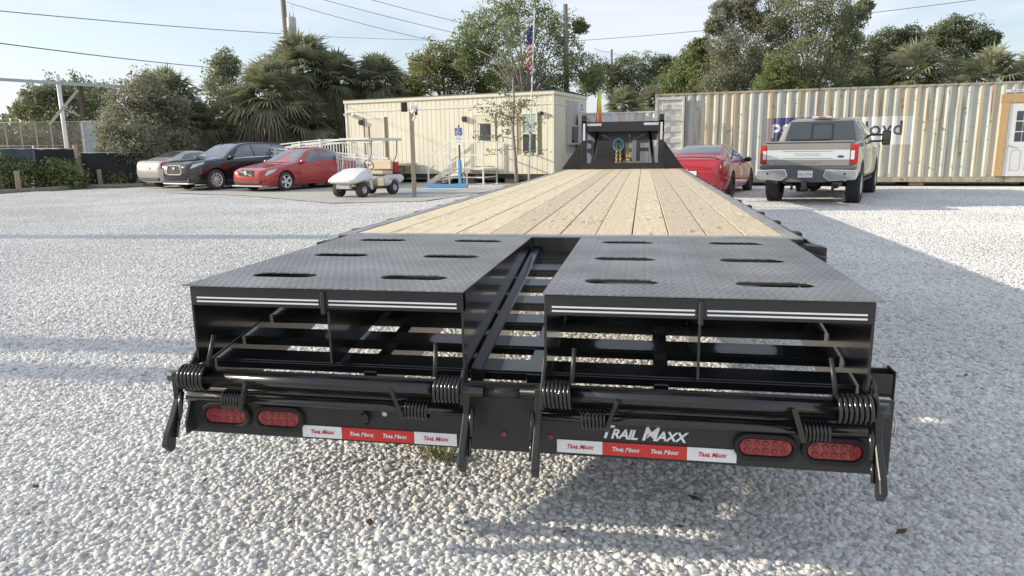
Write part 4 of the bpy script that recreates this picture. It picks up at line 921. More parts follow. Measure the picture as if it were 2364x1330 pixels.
def wheel_meshes(r, w, rimr, spokes, rm, chunky=False):
    RX = Matrix.Rotation(R(90), 4, 'X')
    prof = [(rimr*.97, -w*.46), (rimr*1.08, -w*.5), (r*.93, -w*.5), (r*.985, -w*.40), (r, -w*.2), (r, w*.2), (r*.985, w*.40), (r*.93, w*.5), (rimr*1.08, w*.5), (rimr*.97, w*.46)]
    t = MB().lathe(prof, 36, RX, True)
    if chunky:
        for k in range(26):
            for j in range(4):
                a = 2*math.pi*(k+(.5 if j % 2 else 0))/26; M = Matrix.Rotation(a, 4, 'Y') @ TR(0, w*(-.36+.24*j), r)
                t.box(-.034, .034, -w*.085, w*.085, -.012, .014, M)
    rim = MB().lathe([(rimr, -w*.42), (rimr, w*.40), (rimr*.94, w*.46), (rimr*.90, w*.38), (rimr*.88, -w*.1)], 30, RX)
    rim = MB().lathe([(rimr*.97, w*.30), (rimr*.99, w*.46), (rimr*.93, w*.47), (rimr*.88, w*.34), (rimr*.86, w*.05)], 30, RX.inverted(), True)
    rim.lathe([(.03, w*.34), (rimr*.24, w*.33), (rimr*.26, w*.2)], 14, RX.inverted())
    for k in range(spokes):
        M = Matrix.Rotation(2*math.pi*k/spokes, 4, 'Y'); sw = rimr*(.20 if spokes <= 6 else .115)
        rim.add([M @ Vector(q) for q in ((-sw*.75, w*.30, rimr*.18), (sw*.75, w*.30, rimr*.18), (sw, w*.38, rimr*.92), (-sw, w*.38, rimr*.92), (-sw*.6, w*.16, rimr*.18), (sw*.6, w*.16, rimr*.18), (sw*.8, w*.2, rimr*.92), (-sw*.8, w*.2, rimr*.92))], [(0, 1, 2, 3), (0, 4, 5, 1), (1, 5, 6, 2), (3, 2, 6, 7), (0, 3, 7, 4)])
    hub = MB().lathe([(rimr*.2, w*.05), (rimr*.86, w*.02)], 24, RX.inverted())
    return t.mesh('wheel', TYRE, fix=False), rim.mesh('rim', rm), hub.mesh('brake_disc', RIMD)
def car(name, label, loc, head, st, paint, axles, track, r, tw, rimr, spokes, rm, side, ws, rw, boxy=0, roofglass=False, well=1.13):
    """loc: ground point under the body centre; head: heading angle of the nose from +X"""
    o = thing(name, label, 'car', loc, head); lf = Loft(st, boxy)
    b = lf.body().build('body', paint, o)
    cut(b, [MB().cyl((ax, s*(track/2-.16), r+.02), (ax, s*(track/2+.6), r+.02), r*well, 32) for ax in axles for s in (-1, 1)])
    for p_ in b.data.polygons: p_.use_smooth = True
    try: b.data.set_sharp_from_angle(angle=R(42))
    except Exception: pass
    MB().box(axles[1]-.3, axles[0]+.3, -track/2+.17, track/2-.17, .20, .55).build('underbody', CTRIM, o)
    g = MB(); lf.patch(g, ws, 1, 12, 10, .005); lf.patch(g, ws, -1, 12, 10, .005); g.build('windscreen', CGL, o, fix=False)
    g = MB(); lf.patch(g, rw, 1, 12, 10, .005); lf.patch(g, rw, -1, 12, 10, .005); g.build('rear_window', CGL, o, fix=False)
    for s in (-1, 1):
        for c in side: g = MB(); lf.patch(g, c, s, 12, 6, .005); g.build('side_window', CGL, o, fix=False)
    tm, rmsh, hb = wheel_meshes(r, tw, rimr, spokes, rm)
    for ax in axles:
        for s in (-1, 1):
            w = part('wheel', tm, o, (ax, s*(track/2), r), (0, R(17*ax), 0 if s > 0 else R(180))); part('rim', rmsh, w); part('brake_disc', hb, w)
    return o, lf
def seam(lf, o, x, v0, v1, s, dx=0, w=.006):
    g = MB(); lf.patch(g, ((x-w, v0), (x+w, v0), (x+dx+w, v1), (x+dx-w, v1)), s, 1, 14, .0025); return g.build('door_seam', CTRIM, o, fix=False)
def hseam(lf, o, x0, x1, v, s, m=None, w=.04, off=.003, name='door_seam'):
    g = MB(); lf.patch(g, ((x0, v-w), (x1, v-w), (x1, v+w), (x0, v+w)), s, 20, 2, off); return g.build(name, m or CTRIM, o, fix=False)
def mirror(o, x, y, z, s, m, sc_=1.0):
    return MB().lathe([(.02, -.09), (.08, -.08), (.10, 0), (.09, .06), (.03, .08)], 14, TR(x, s*(y+.08), z) @ Matrix.Diagonal((.75*sc_, 1.05*sc_, .75*sc_, 1)) @ Matrix.Rotation(R(90), 4, 'Y')).bar((x, s*(y-.05), z-.04), (x, s*(y+.04), z-.02), .05, .03).build('mirror', m, o)
def handles(lf, o, xs, v, s, m):
    for x in xs:
        p = lf.P(x, v, s); MB().box(-.10, .10, -.018, .018, -.018, .018, TR(p.x, p.y+s*.014, p.z)).build('handle', m, o, .008, 1)

HEAD = math.atan2(-.94, -.34)
# ---- red saloon
RED = mat('red_paint', (.42, .028, .032), .28, coat=1.0, var=.06, scale=1.5)
st = [(2.33, .34, .58, .60, .64, .46), (2.25, .22, .76, .66, .72, .60), (2.02, .18, .88, .71, .80, .70), (1.40, .18, .925, .80, .90, .76), (.86, .18, .93, .88, .98, .80), (.50, .18, .93, .91, 1.16, .74), (.02, .18, .93, .93, 1.40, .655), (-.40, .18, .93, .945, 1.475, .62), (-.95, .18, .93, .955, 1.45, .615), (-1.40, .18, .925, .965, 1.30, .63), (-1.80, .20, .91, .97, 1.09, .70), (-2.08, .24, .87, .96, 1.03, .72), (-2.24, .30, .80, .90, .97, .66), (-2.30, .40, .72, .80, .86, .58)]
SIDE = (((.60, 6.22), (-.30, 6.22), (-.30, 7.9), (.08, 7.9)), ((-.36, 6.22), (-1.52, 6.30), (-1.10, 7.8), (-.36, 7.9)))
fw = G(659, 442)
def place_front(fwp, head, ax, track):
    """body centre from the ground point of the front left wheel"""
    f = Vector((math.cos(head), math.sin(head), 0)); l = Vector((-f.y, f.x, 0)); return Vector((fwp.x, fwp.y, .026))-f*ax-l*(track/2)
o, lf = car('saloon_car', 'red saloon parked in front of the ramp with its nose outward', place_front(fw, HEAD, 1.40, 1.62), HEAD, st, RED, (1.40, -1.376), 1.62, .325, .225, .23, 5, RIMS, SIDE, ((.80, 9.999), (.80, 8.35), (.06, 8.5), (.06, 10.999)), ((-1.02, 10.999), (-1.02, 8.5), (-1.62, 8.4), (-1.62, 10.999)))
def name_is_dark(o): return o.name.startswith(('coupe', 'suv'))
def finish_car(o, lf, paint, seams, hx, nose, grille, lamps, tails, plate=None, mirx=.62, bar=None):
    for s in (-1, 1):
        for (x, dx) in seams: seam(lf, o, x, 3.2, 6.2, s, dx)
        handles(lf, o, hx, 5.55, s, paint)
        p = lf.P(mirx, 6.25, s); mirror(o, mirx, abs(p.y)-.02, p.z+.05, s, CTRIM if name_is_dark(o) else paint)
        hseam(lf, o, seams[0][0]-.0, seams[-1][0], 3.15, s)
        for c in lamps: g = MB(); lf.patch(g, c, s, 8, 5, .006); g.build('head_lamp', CLRL, o, fix=False)
        for c in tails: g = MB(); lf.patch(g, c, s, 8, 5, .006); g.build('tail_lamp', REDL, o, fix=False)
finish_car(o, lf, RED, ((.78, -.02), (-.33, 0), (-1.28, -.06)), (-.16, -1.10), None, None, (((2.22, 4.9), (1.86, 5.6), (1.72, 6.3), (2.12, 6.1)),), (((-2.24, 4.8), (-1.95, 5.2), (-1.9, 6.4), (-2.22, 6.3)),))
gx = 2.325
gr_ = MB().prism([(-.36, .52), (.36, .52), (.40, .60), (.33, .72), (-.33, .72), (-.40, .60)], gx-.03, gx+.02, 'x').build('grille', CTRIM, o, .01, 1)
MB().bar((gx+.03, -.30, .70), (gx+.03, .30, .54), .02, .03).build('grille_bar', CHROME, gr_)
MB().lathe([(.075, 0), (.075, .012), (.05, .016)], 20, TR(gx+.03, 0, .62) @ Matrix.Rotation(R(90), 4, 'Y')).build('badge', CHROME, gr_)
for z in (.56, .60, .645, .685): MB().box(gx+.0205, gx+.026, -.34, .34, z-.006, z+.006).build('grille_slat', MATS['dark_rim'], gr_)
MB().prism([(-.62, .26), (.62, .26), (.70, .36), (-.70, .36)], 2.20, 2.335, 'x').build('air_intake', CTRIM, o, .02, 1)
MB().prism([(-.72, .17), (.72, .17), (.76, .215), (-.76, .215)], 2.02, 2.36, 'x').build('front_lip', PALE, o, .01, 1)
for s in (-1, 1): MB().box(2.10, 2.26, s*.70-.08, s*.70+.08, .34, .40).build('fog_lamp', CTRIM, o, .02, 1)

# ---- black suv
INK = mat('black_car_paint', (.010, .011, .014), .18, coat=1.0, var=.2, scale=1.5)
st = [(2.47, .38, .62, .78, .84, .52), (2.38, .28, .80, .88, .95, .64), (2.12, .24, .92, .96, 1.05, .74), (1.45, .24, .96, 1.02, 1.12, .80), (.98, .24, .965, 1.06, 1.18, .82), (.60, .24, .965, 1.08, 1.40, .76), (.18, .24, .965, 1.10, 1.62, .70), (-.30, .24, .965, 1.11, 1.71, .68), (-1.2, .24, .965, 1.13, 1.72, .68), (-1.85, .25, .96, 1.15, 1.68, .67), (-2.20, .28, .93, 1.16, 1.50, .66), (-2.38, .34, .88, 1.12, 1.24, .66), (-2.46, .46, .80, .98, 1.05, .62)]
SIDES = (((.72, 6.25), (-.30, 6.22), (-.30, 7.9), (.22, 7.9)), ((-.36, 6.22), (-1.30, 6.22), (-1.30, 7.9), (-.36, 7.9)), ((-1.36, 6.25), (-2.05, 6.5), (-1.85, 7.8), (-1.36, 7.9)))
fw = G(499, 440)
o, lf = car('suv_car', 'black suv with silver grille frame parked between silver and red cars', place_front(fw, HEAD, 1.44, 1.66), HEAD, st, INK, (1.44, -1.41), 1.66, .37, .235, .25, 10, RIMS, SIDES, ((.92, 10.999), (.92, 8.3), (.22, 8.45), (.22, 10.999)), ((-1.9, 10.999), (-1.9, 8.5), (-2.28, 8.3), (-2.28, 10.999)), .6)
finish_car(o, lf, INK, ((.92, -.02), (-.33, 0), (-1.33, -.06)), (-.16, -1.15), None, None, (((2.40, 5.3), (1.95, 5.7), (1.85, 6.2), (2.30, 6.15)),), (((-2.42, 4.9), (-2.1, 5.2), (-2.1, 6.1), (-2.4, 6.1)),), mirx=.78)
gx = 2.462
gr_ = ring([(-.34, .56), (.34, .56), (.44, .64), (.37, .87), (.28, .91), (-.28, .91), (-.37, .87), (-.44, .64)], [(-.32, .595), (.32, .595), (.40, .65), (.335, .85), (.26, .88), (-.26, .88), (-.335, .85), (-.40, .65)], -.03, .045)
gr_ = gr_.build('grille_frame', CHROME, o, .004, 1); gr_.rotation_euler = (0, 0, R(90)); gr_.location = (gx, 0, 0)
MB().prism([(-.32, .595), (.32, .595), (.40, .65), (.335, .85), (.26, .88), (-.26, .88), (-.335, .85), (-.40, .65)], gx-.03, gx+.012, 'x').build('grille', CTRIM, o)
for k in range(4):
    for s in (-1, 1): MB().bar((gx+.018, s*.02, .63+.065*k), (gx+.018, s*.34, .645+.065*k), .008, .014).build('grille_slat', MATS['dark_rim'], o)
MB().lathe([(.07, 0), (.07, .012)], 18, TR(gx+.02, 0, .80) @ Matrix.Rotation(R(90), 4, 'Y') @ Matrix.Diagonal((.7, 1.1, 1, 1))).build('badge', CHROME, o)
MB().prism([(-.72, .30), (.72, .30), (.78, .46), (-.78, .46)], 2.26, 2.44, 'x').build('air_intake', CTRIM, o, .02, 1)
MB().prism([(-.70, .235), (.70, .235), (.74, .285), (-.74, .285)], 2.2, 2.47, 'x').build('skid_plate', RIMS, o, .01, 1)
for s in (-1, 1):
    hseam(lf, o, .78, -2.2, 6.16, s, CHROME, .05, .006, 'window_trim')
    MB().bar((.1, s*.60, 1.745), (-1.95, s*.60, 1.735), .03, .035).build('roof_rail', CTRIM, o)

# ---- silver saloon, tail to us
SILV = mat('silver_paint', (.50, .49, .46), .3, metal=.35, coat=.8, var=.05, scale=1.5)
st = [(2.28, .34, .58, .60, .64, .46), (2.2, .22, .74, .66, .72, .60), (1.98, .18, .86, .72, .80, .70), (1.36, .18, .885, .82, .92, .74), (.86, .18, .89, .90, 1.0, .76), (.50, .18, .89, .93, 1.16, .72), (.02, .18, .89, .94, 1.36, .64), (-.40, .18, .89, .95, 1.43, .60), (-.95, .18, .89, .96, 1.40, .60), (-1.45, .18, .89, .98, 1.24, .62), (-1.85, .20, .88, 1.0, 1.10, .68), (-2.12, .26, .84, .98, 1.06, .70), (-2.24, .32, .78, .92, .99, .64), (-2.29, .42, .70, .80, .86, .56)]
h2 = HEAD+math.pi; rwp = G(370, 433.5)
f = Vector((math.cos(h2), math.sin(h2), 0)); l = Vector((-f.y, f.x, 0)); c0 = Vector((rwp.x, rwp.y, .026))+f*1.33-l*.78
o, lf = car('saloon_car', 'silver saloon parked tail outward beside the black suv', c0, h2, st, SILV, (1.37, -1.33), 1.56, .315, .21, .21, 5, RIMS, SIDE, ((.80, 10.999), (.80, 8.35), (.06, 8.5), (.06, 10.999)), ((-.98, 10.999), (-.98, 8.5), (-1.62, 8.4), (-1.62, 10.999)))
finish_car(o, lf, SILV, ((.78, -.02), (-.33, 0), (-1.28, -.06)), (-.16, -1.10), None, None, (), (((-2.25, 4.9), (-1.85, 5.4), (-1.80, 6.25), (-2.23, 6.3)),))
MB().box(-2.315, -2.29, -.16, .16, .74, .84).build('number_plate', PLATE, o)
MB().prism([(-.6, .30), (.6, .30), (.66, .44), (-.66, .44)], -2.30, -2.2, 'x').build('lower_valance', CTRIM, o, .02, 1)

# ---- red coupe on the far side of the deck
CRIM = mat('crimson_paint', (.40, .022, .040), .25, coat=1.0, var=.06, scale=1.5)
st = [(2.26, .34, .58, .58, .62, .46), (2.16, .20, .76, .64, .70, .60), (1.92, .17, .87, .70, .78, .70), (1.36, .17, .90, .78, .88, .74), (.92, .17, .90, .85, .95, .76), (.50, .17, .90, .89, 1.13, .70), (.05, .17, .90, .91, 1.33, .62), (-.40, .17, .90, .92, 1.405, .58), (-.95, .17, .90, .935, 1.37, .575), (-1.45, .17, .905, .95, 1.22, .60), (-1.85, .18, .90, .965, 1.06, .68), (-2.12, .20, .86, .97, 1.03, .74), (-2.25, .30, .80, .90, .96, .68), (-2.30, .40, .72, .76, .80, .60)]
SIDEC = (((.66, 6.22), (-.42, 6.24), (-.42, 7.85), (.10, 7.9)), ((-.48, 6.24), (-1.55, 6.42), (-1.15, 7.6), (-.48, 7.85)))
h3 = math.atan2(.95, .31); rr3 = G(1676, 453); fr3 = G(1729, 441)
f = Vector((math.cos(h3), math.sin(h3), 0)); l = Vector((-f.y, f.x, 0)); ctr = (rr3+fr3)/2; ctr.z = 0
o, lf = car('coupe_car', 'crimson coupe parked by the container beyond the deck edge', ctr+l*.80, h3, st, CRIM, (1.37, -1.33), 1.60, .325, .225, .24, 10, RIMD, SIDEC, ((.84, 10.999), (.84, 8.35), (.08, 8.5), (.08, 10.999)), ((-.86, 10.999), (-.86, 8.45), (-1.62, 8.35), (-1.62, 10.999)))
finish_car(o, lf, CRIM, ((.80, -.02), (-.45, 0)), (-.28,), None, None, (), (((-2.26, 4.9), (-1.80, 5.5), (-1.74, 6.2), (-2.22, 6.35)),), mirx=.66)
for s in (-1, 1):
    g = MB(); lf.patch(g, ((-2.20, 5.25), (-1.98, 5.5), (-1.95, 5.95), (-2.16, 5.95)), s, 6, 4, .010); g.build('reversing_lamp', CLRL, o, fix=False)
    hseam(lf, o, .62, -1.62, 6.2, s, CHROME, .03, .007, 'window_trim')
sp_ = MB(); sp_.tube([(-2.13, -.72, .99), (-2.20, -.6, 1.055), (-2.22, 0, 1.075), (-2.20, .6, 1.055), (-2.13, .72, .99)], .022, 8); sp_.build('boot_spoiler', CRIM, o)
hseam(lf, o, -2.12, -1.66, 7.0, 1, CTRIM, .03)
for y in (.05, -.09): MB().lathe([(.035, 0), (.035, .006)], 12, TR(-2.31, y+.2, .72) @ Matrix.Rotation(R(-90), 4, 'Y')).build('bumper_sticker', WHITE, o)
MB().box(-2.318, -2.29, -.16, .16, .60, .71).build('number_plate', PLATE, o)

# ---- pickup truck
TAUPE = mat('taupe_paint', (.31, .30, .28), .28, metal=.35, coat=1.0, var=.06, scale=1.5)
h4 = R(69.5); rl, rr4 = G(1790, 463.5), G(1968, 469.5); mid = (rl+rr4)/2
TK = thing('pickup_truck', 'taupe crew cab pickup truck with chrome tailgate beside the container', 'truck', (mid.x, mid.y, 0), h4)
# local: rear axle at x=0, nose +x ; tail at x=-1.22
AX2 = 4.06; TL = -1.22
st = [(5.0, .70, .92, 1.12, 1.18, .80), (4.85, .58, .99, 1.22, 1.30, .84), (4.4, .52, 1.01, 1.28, 1.38, .86), (3.35, .52, 1.015, 1.31, 1.44, .87), (3.0, .52, 1.015, 1.32, 1.50, .86), (2.5, .52, 1.015, 1.33, 1.86, .80), (2.2, .52, 1.015, 1.33, 1.985, .76), (1.4, .52, 1.015, 1.34, 2.01, .75), (.72, .52, 1.015, 1.34, 1.985, .75), (.60, .52, 1.015, 1.34, 1.90, .77), (.50, .52, 1.015, 1.34, 1.50, .85), (.44, .52, 1.015, 1.34, 1.39, .93), (0, .56, 1.015, 1.35, 1.40, .95), (-.9, .60, 1.015, 1.36, 1.41, .95), (-1.12, .62, 1.01, 1.36, 1.41, .95), (-1.20, .70, .99, 1.34, 1.395, .94)]
lt = Loft(st, 1.0)
b = lt.body(90, 44).build('body', TAUPE, TK)
TR_, TRK = .435, 1.76
cut(b, [MB().cyl((ax, s*.66, TR_+.05), (ax, s*1.5, TR_+.05), .53, 36) for ax in (0, AX2) for s in (-1, 1)])
for p_ in b.data.polygons: p_.use_smooth = True
try: b.data.set_sharp_from_angle(angle=R(35))
except Exception: pass
g = MB(); lt.patch(g, ((3.02, 10.999), (3.02, 8.3), (2.26, 8.4), (2.26, 10.999)), 1); lt.patch(g, ((3.02, 10.999), (3.02, 8.3), (2.26, 8.4), (2.26, 10.999)), -1); g.build('windscreen', CGL, TK, fix=False)
RW = MB().add([(.462, -.80, 1.425), (.462, .80, 1.425), (.60, .70, 1.905), (.60, -.70, 1.905)], [(0, 1, 2, 3)]).build('rear_window', mat('tinted_rear_glass', (.045, .055, .062), .08, coat=1, var=.15, scale=1), TK, fix=False)
RW.location = (-.035, 0, 0)
rf_ = MB()
for y in (-.27, .20): rf_.bar((.462-.040, y, 1.45), (.58-.040, y*.97, 1.85), .018, .006)
rf_.bar((.575-.038, -.27, 1.84), (.575-.038, .19, 1.84), .018, .006); rf_.bar((.468-.04, -.27, 1.455), (.468-.04, .20, 1.455), .018, .006); rf_.build('slider_frame', CTRIM, TK)
for s in (-1, 1):
    for c in (((2.75, 6.25), (1.72, 6.25), (1.72, 7.9), (2.22, 7.9)), ((1.66, 6.25), (.76, 6.25), (.76, 7.9), (1.66, 7.9))): g = MB(); lt.patch(g, c, s, 10, 6, .005); g.build('side_window', CGL, TK, fix=False)
    for (x, dx) in ((2.95, 0), (1.69, 0), (.70, 0), (.46, 0)): seam(lt, TK, x, 3.2, 6.3, s, dx, .008)
    handles(lt, TK, (1.85, .85), 5.4, s, CHROME)
    hseam(lt, TK, 2.8, .72, 6.14, s, CHROME, .05, .006, 'window_trim')
    # tow mirror
    mm = MB().box(2.50, 2.62, s*1.30-.10, s*1.30+.10, 1.32, 1.68).build('tow_mirror', CTRIM, TK, .03, 2)
    MB().box(2.490, 2.4995, s*1.30-.08, s*1.30+.08, 1.45, 1.65).build('mirror_glass', GLASS, mm); MB().box(2.490, 2.4995, s*1.30-.08, s*1.30+.08, 1.35, 1.43).build('mirror_glass', GLASS, mm)
    for z in (1.42, 1.58): MB().bar((2.56, s*.90, z), (2.56, s*1.205, z), .05, .05).build('mirror_arm', CTRIM, mm)
    # tail lamp
    tl = MB().box(TL-.02, TL+.16, s*.945-.075, s*.945+.075, .93, 1.35).build('tail_lamp', REDL, TK, .02, 2)
    MB().box(TL-.026, TL+.0, s*.915-.042, s*.915+.042, 1.02, 1.22).build('clear_insert', CLRL, tl, .01, 1)
    # bumper halves
    MB().prism([(s*.36, .66), (s*.50, .56), (s*1.02, .60), (s*1.05, .68), (s*1.05, .80), (s*.42, .82)], TL-.20, TL-.05, 'x').build('bumper_wing', CHROME, TK, .02, 2)
    MB().cyl((TL-.206, s*.80, .72), (TL-.19, s*.80, .72), .025, 12).build('parking_sensor', CTRIM, TK)
    MB().bar((.75, s*.93, .50), (3.2, s*.93, .50), .12, .05).build('running_board', CTRIM, TK)
MB().prism([(-.42, .83), (.42, .83), (.49, .55), (.34, .53), (-.34, .53), (-.49, .55)], TL-.16, TL-.02, 'x').build('bumper_step', mat('grey_plastic', (.10, .105, .11), .55), TK, .015, 2)
MB().box(TL-.10, TL+.1, -1.0, 1.0, .825, .875).build('bumper_pad', MATS['grey_plastic'], TK, .01, 1)
np_ = MB().box(TL-.185, TL-.168, -.155, .155, .635, .785).build('number_plate', PLATE, TK, .004, 1)
lettering('IYC JTA', .085, mat('plate_green', (.10, .16, .12), .5), np_, (TL-.1865, 0, .705), (R(90), 0, R(-90)), thick=.0005)
tg = MB().box(TL-.025, TL+.05, -.865, .865, .885, 1.375).build('tailgate', TAUPE, TK, .012, 2)
MB().box(TL-.036, TL-.0255, -.86, .86, 1.02, 1.235).build('tailgate_trim', mat('brushed_chrome', (.74, .76, .78), .3, metal=.45, var=.05, stretch=(1, .1, 8), scale=10), tg, .006, 1)
for z in (1.05, 1.205): MB().box(TL-.039, TL-.0365, -.52, .52, z-.005, z+.005).build('trim_groove', MATS['grey_plastic'], tg)
lettering('PLATINUM', .088, mat('trim_letter_grey', (.42, .44, .46), .3, metal=.4), tg, (TL-.038, 0, 1.13), (R(90), 0, R(-90)), thick=.002, spacing=1.25)
lettering('SUPER DUTY', .075, mat('taupe_emboss', (.30, .28, .25), .3, metal=.5), tg, (TL-.027, 0, .955), (R(90), 0, R(-90)), thick=.002, spacing=1.45, bold=.002)
bd = MB().lathe([(.062, 0), (.062, .006), (.05, .008)], 24, TR(TL-.037, -.68, 1.09) @ Matrix.Rotation(R(-90), 4, 'Y') @ Matrix.Diagonal((.42, 1.1, 1, 1))).build('badge', mat('badge_blue', (.02, .05, .16), .2, coat=1), tg)
lettering('F250', .045, RIMS, tg, (TL-.0265, .76, .94), (R(90), 0, R(-90)), thick=.001)
MB().prism([(TL+.02, 1.40), (TL-.03, 1.405), (TL-.01, 1.43), (TL+.25, 1.43), (TL+.25, 1.40)], -.93, .93, 'y').build('bed_cover_lip', TAUPE, TK)
MB().box(TL+.03, TL+.30, -.42, .40, 1.4305, 1.475).build('tonneau_handle', CTRIM, TK, .01, 1)
hb_ = MB().box(.55, .70, -.22, .22, 1.975, 2.02).build('high_brake_lamp', CLRL, TK, .015, 1); MB().box(.54, .5495, -.08, .08, 1.98, 2.012).build('red_insert', REDL, hb_)
tm, rmsh, hbm = wheel_meshes(TR_, .30, .235, 8, RIMS, True)
for ax in (0, AX2):
    for s in (-1, 1): w = part('wheel', tm, TK, (ax, s*TRK/2, TR_), (0, R(11*ax), 0 if s > 0 else R(180))); part('rim', rmsh, w); part('brake_disc', hbm, w)
MB().cyl((0, -.72, TR_), (0, .72, TR_), .06, 14).lathe([(.04, -.17), (.15, -.10), (.19, 0), (.15, .10), (.04, .17)], 18, TR(0, 0, TR_)).build('rear_axle', BLK2, TK)
MB().box(-.9, 4.6, -.62, .62, .50, .56).build('chassis', CTRIM, TK)
for s in (-1, 1): MB().bar((-.95, s*.5, .50), (.5, s*.5, .38), .07, .05).bar((-.3, s*.45, .30), (-.3, s*.45, .50), .05, .09).build('leaf_spring', BLK2, TK)
MB().cyl((TL-.06, -.62, .47), (TL+.9, -.62, .49), .075, 18).build('exhaust_pipe', mat('sooty_steel', (.12, .11, .10), .45, metal=.6), TK)
MB().cyl((TL-.0605, -.62, .47), (TL-.055, -.62, .47), .062, 18).build('exhaust_bore', DARKGAP, TK)
MB().box(TL-.12, TL+.3, -.04, .04, .47, .55).box(TL-.26, TL-.12, -.05, .05, .36, .56).box(TL-.32, TL-.2605, -.06, .06, .36, .42).build('tow_hitch', BLK2, TK, .008, 1)

# ---- golf cart
CW = mat('cart_white', (.74, .74, .73), .35, coat=.4, var=.04); BEIGE = mat('seat_beige', (.62, .54, .40), .6, var=.06)
h5 = math.atan2(-.965, -.26); fl = G(837, 457.5)
f = Vector((math.cos(h5), math.sin(h5), 0)); l = Vector((-f.y, f.x, 0)); CS = .92; c5 = Vector((fl.x, fl.y, .026))-f*1.66*CS-l*.45*CS
GC = thing('golf_cart', 'white golf cart with flat roof parked at the gravel edge', 'golf cart', c5, h5); GC.scale = (CS,)*3
# local: rear axle x=0, front axle x=1.66
st = [(2.14, .47, .42, .52, .55, .36), (2.08, .44, .54, .55, .60, .46), (1.86, .45, .575, .60, .71, .47), (1.56, .46, .58, .66, .82, .45), (1.26, .47, .565, .72, .90, .43), (1.17, .50, .53, .72, .88, .42)]
lc = Loft(st, .4); cw = lc.body(24, 24).build('front_cowl', CW, GC)
cut(cw, [MB().cyl((1.66, s*.28, .23), (1.66, s*.9, .23), .29, 24) for s in (-1, 1)])
for p_ in cw.data.polygons: p_.use_smooth = True
MB().prism([(1.22, .30), (1.30, .30), (1.34, .86), (1.22, .88)], -.50, .50, 'y').build('dash_panel', BEIGE, GC, .01, 1)
for s in (-1, 1): MB().prism([(1.16, .22), (1.26, .22), (1.46, .80), (1.30, .86)], s*.50-.03, s*.50+.03, 'y').build('cowl_flank', CW, GC, .012, 1)
MB().box(.36, 1.24, -.50, .50, .24, .29).build('floor', BLK2, GC)
MB().box(1.92, 2.04, -.27, .27, .27, .438).build('front_bumper', mat('cart_grey', (.45, .45, .43), .6), GC, .01, 1)
st = [(.52, .30, .53, .56, .62, .50), (.40, .28, .565, .60, .66, .53), (0, .30, .575, .60, .66, .54), (-.40, .34, .57, .60, .65, .53), (-.56, .40, .54, .56, .60, .50)]
lb = Loft(st, .8); rb = lb.body(24, 24).build('rear_body', CW, GC)
cut(rb, [MB().cyl((0, s*.32, .23), (0, s*.9, .23), .28, 24) for s in (-1, 1)])
for p_ in rb.data.polygons: p_.use_smooth = True
for s in (-1, 1):
    MB().box(.53, .56, s*.38-.12, s*.38+.12, .30, .56).build('seat_skirt', BEIGE, GC, .008, 1)
    p = lb.P(.1, 5, s); MB().box(-.05, .30, p.y-.003 if s < 0 else p.y-.001, p.y+.001 if s < 0 else p.y+.004, .50, .53).build('side_print', MATS['cart_grey'], GC)
MB().box(.04, .60, -.52, .52, .665, .78).build('seat', BEIGE, GC, .03, 2); MB().box(-.02, .09, -.50, .50, .82, 1.12).build('backrest', BEIGE, GC, .03, 2)
MB().box(-.62, -.06, -.46, .46, .70, .73).build('cargo_deck', mat('dark_red_steel', (.20, .03, .03), .5), GC, .006, 1)
MB().box(-.56, -.10, -.40, .40, .661, .6995).build('deck_support', BLK2, GC)
MB().bar((-.70, -.50, .90), (-.70, .50, .90), .03, .03).bar((-.70, -.48, .73), (-.70, -.48, .89), .03, .03).bar((-.70, .48, .73), (-.70, .48, .89), .03, .03).bar((-.62, .48, .74), (-.70, .48, .74), .03, .03).bar((-.62, -.48, .74), (-.70, -.48, .74), .03, .03).build('cargo_rail', BLK2, GC)
RFZ = 1.78
MB().box(-.46, 1.36, -.58, .58, RFZ, RFZ+.06).box(-.46, 1.36, -.60, -.581, RFZ-.03, RFZ+.03).box(-.46, 1.36, .581, .60, RFZ-.03, RFZ+.03).build('roof', mat('roof_off_white', (.66, .65, .60), .5), GC, .008, 1)
for s in (-1, 1):
    MB().tube([(-.05, s*.52, .66), (-.02, s*.52, 1.05), (-.22, s*.52, 1.30), (-.26, s*.52, RFZ-.002)], .016, 8).build('roof_strut', BLK2, GC)
    MB().tube([(1.40, s*.50, .80), (1.20, s*.51, RFZ-.002)], .014, 8).build('roof_strut', mat('strut_grey', (.55, .55, .53), .4), GC)
MB().tube([(.98+.0*a, .26+.16*math.cos(a), 1.0+.0*a) if False else (.95+.075*math.sin(a), .24+.17*math.cos(a), 1.0+.15*math.sin(a)) for a in [k*math.pi/9 for k in range(19)]], .014, 7, cap=False).bar((.95, .10, 1.0), (.95, .38, 1.0), .02, .02).build('steering_wheel', BLK2, GC)
MB().tube([(.95, .24, 1.0), (1.24, .24, .72)], .02, 8).build('steering_column', BLK2, GC)
tm, rmsh, hbm = wheel_meshes(.23, .21, .11, 5, RIMS)
for ax in (0, 1.66):
    for s in (-1, 1): w = part('wheel', tm, GC, (ax, s*.45, .23), (0, R(20*ax), 0 if s > 0 else R(180))); part('rim', rmsh, w)
MB().cyl((1.66, -.4, .23), (1.66, .4, .23), .03, 10).cyl((0, -.4, .23), (0, .4, .23), .045, 10).box(-.1, 1.7, -.16, .16, .20, .26).build('chassis', BLK2, GC)
MC = Matrix.Translation(c5) @ RZ(h5)
cb = MC @ (Vector((-.36, .06, .73))*CS)
RC = thing('plastic_crate', 'bright red plastic crate riding on the golf cart cargo deck', 'crate', cb, h5); RC.scale = (CS,)*3
RP = mat('red_plastic', (.60, .02, .03), .45)
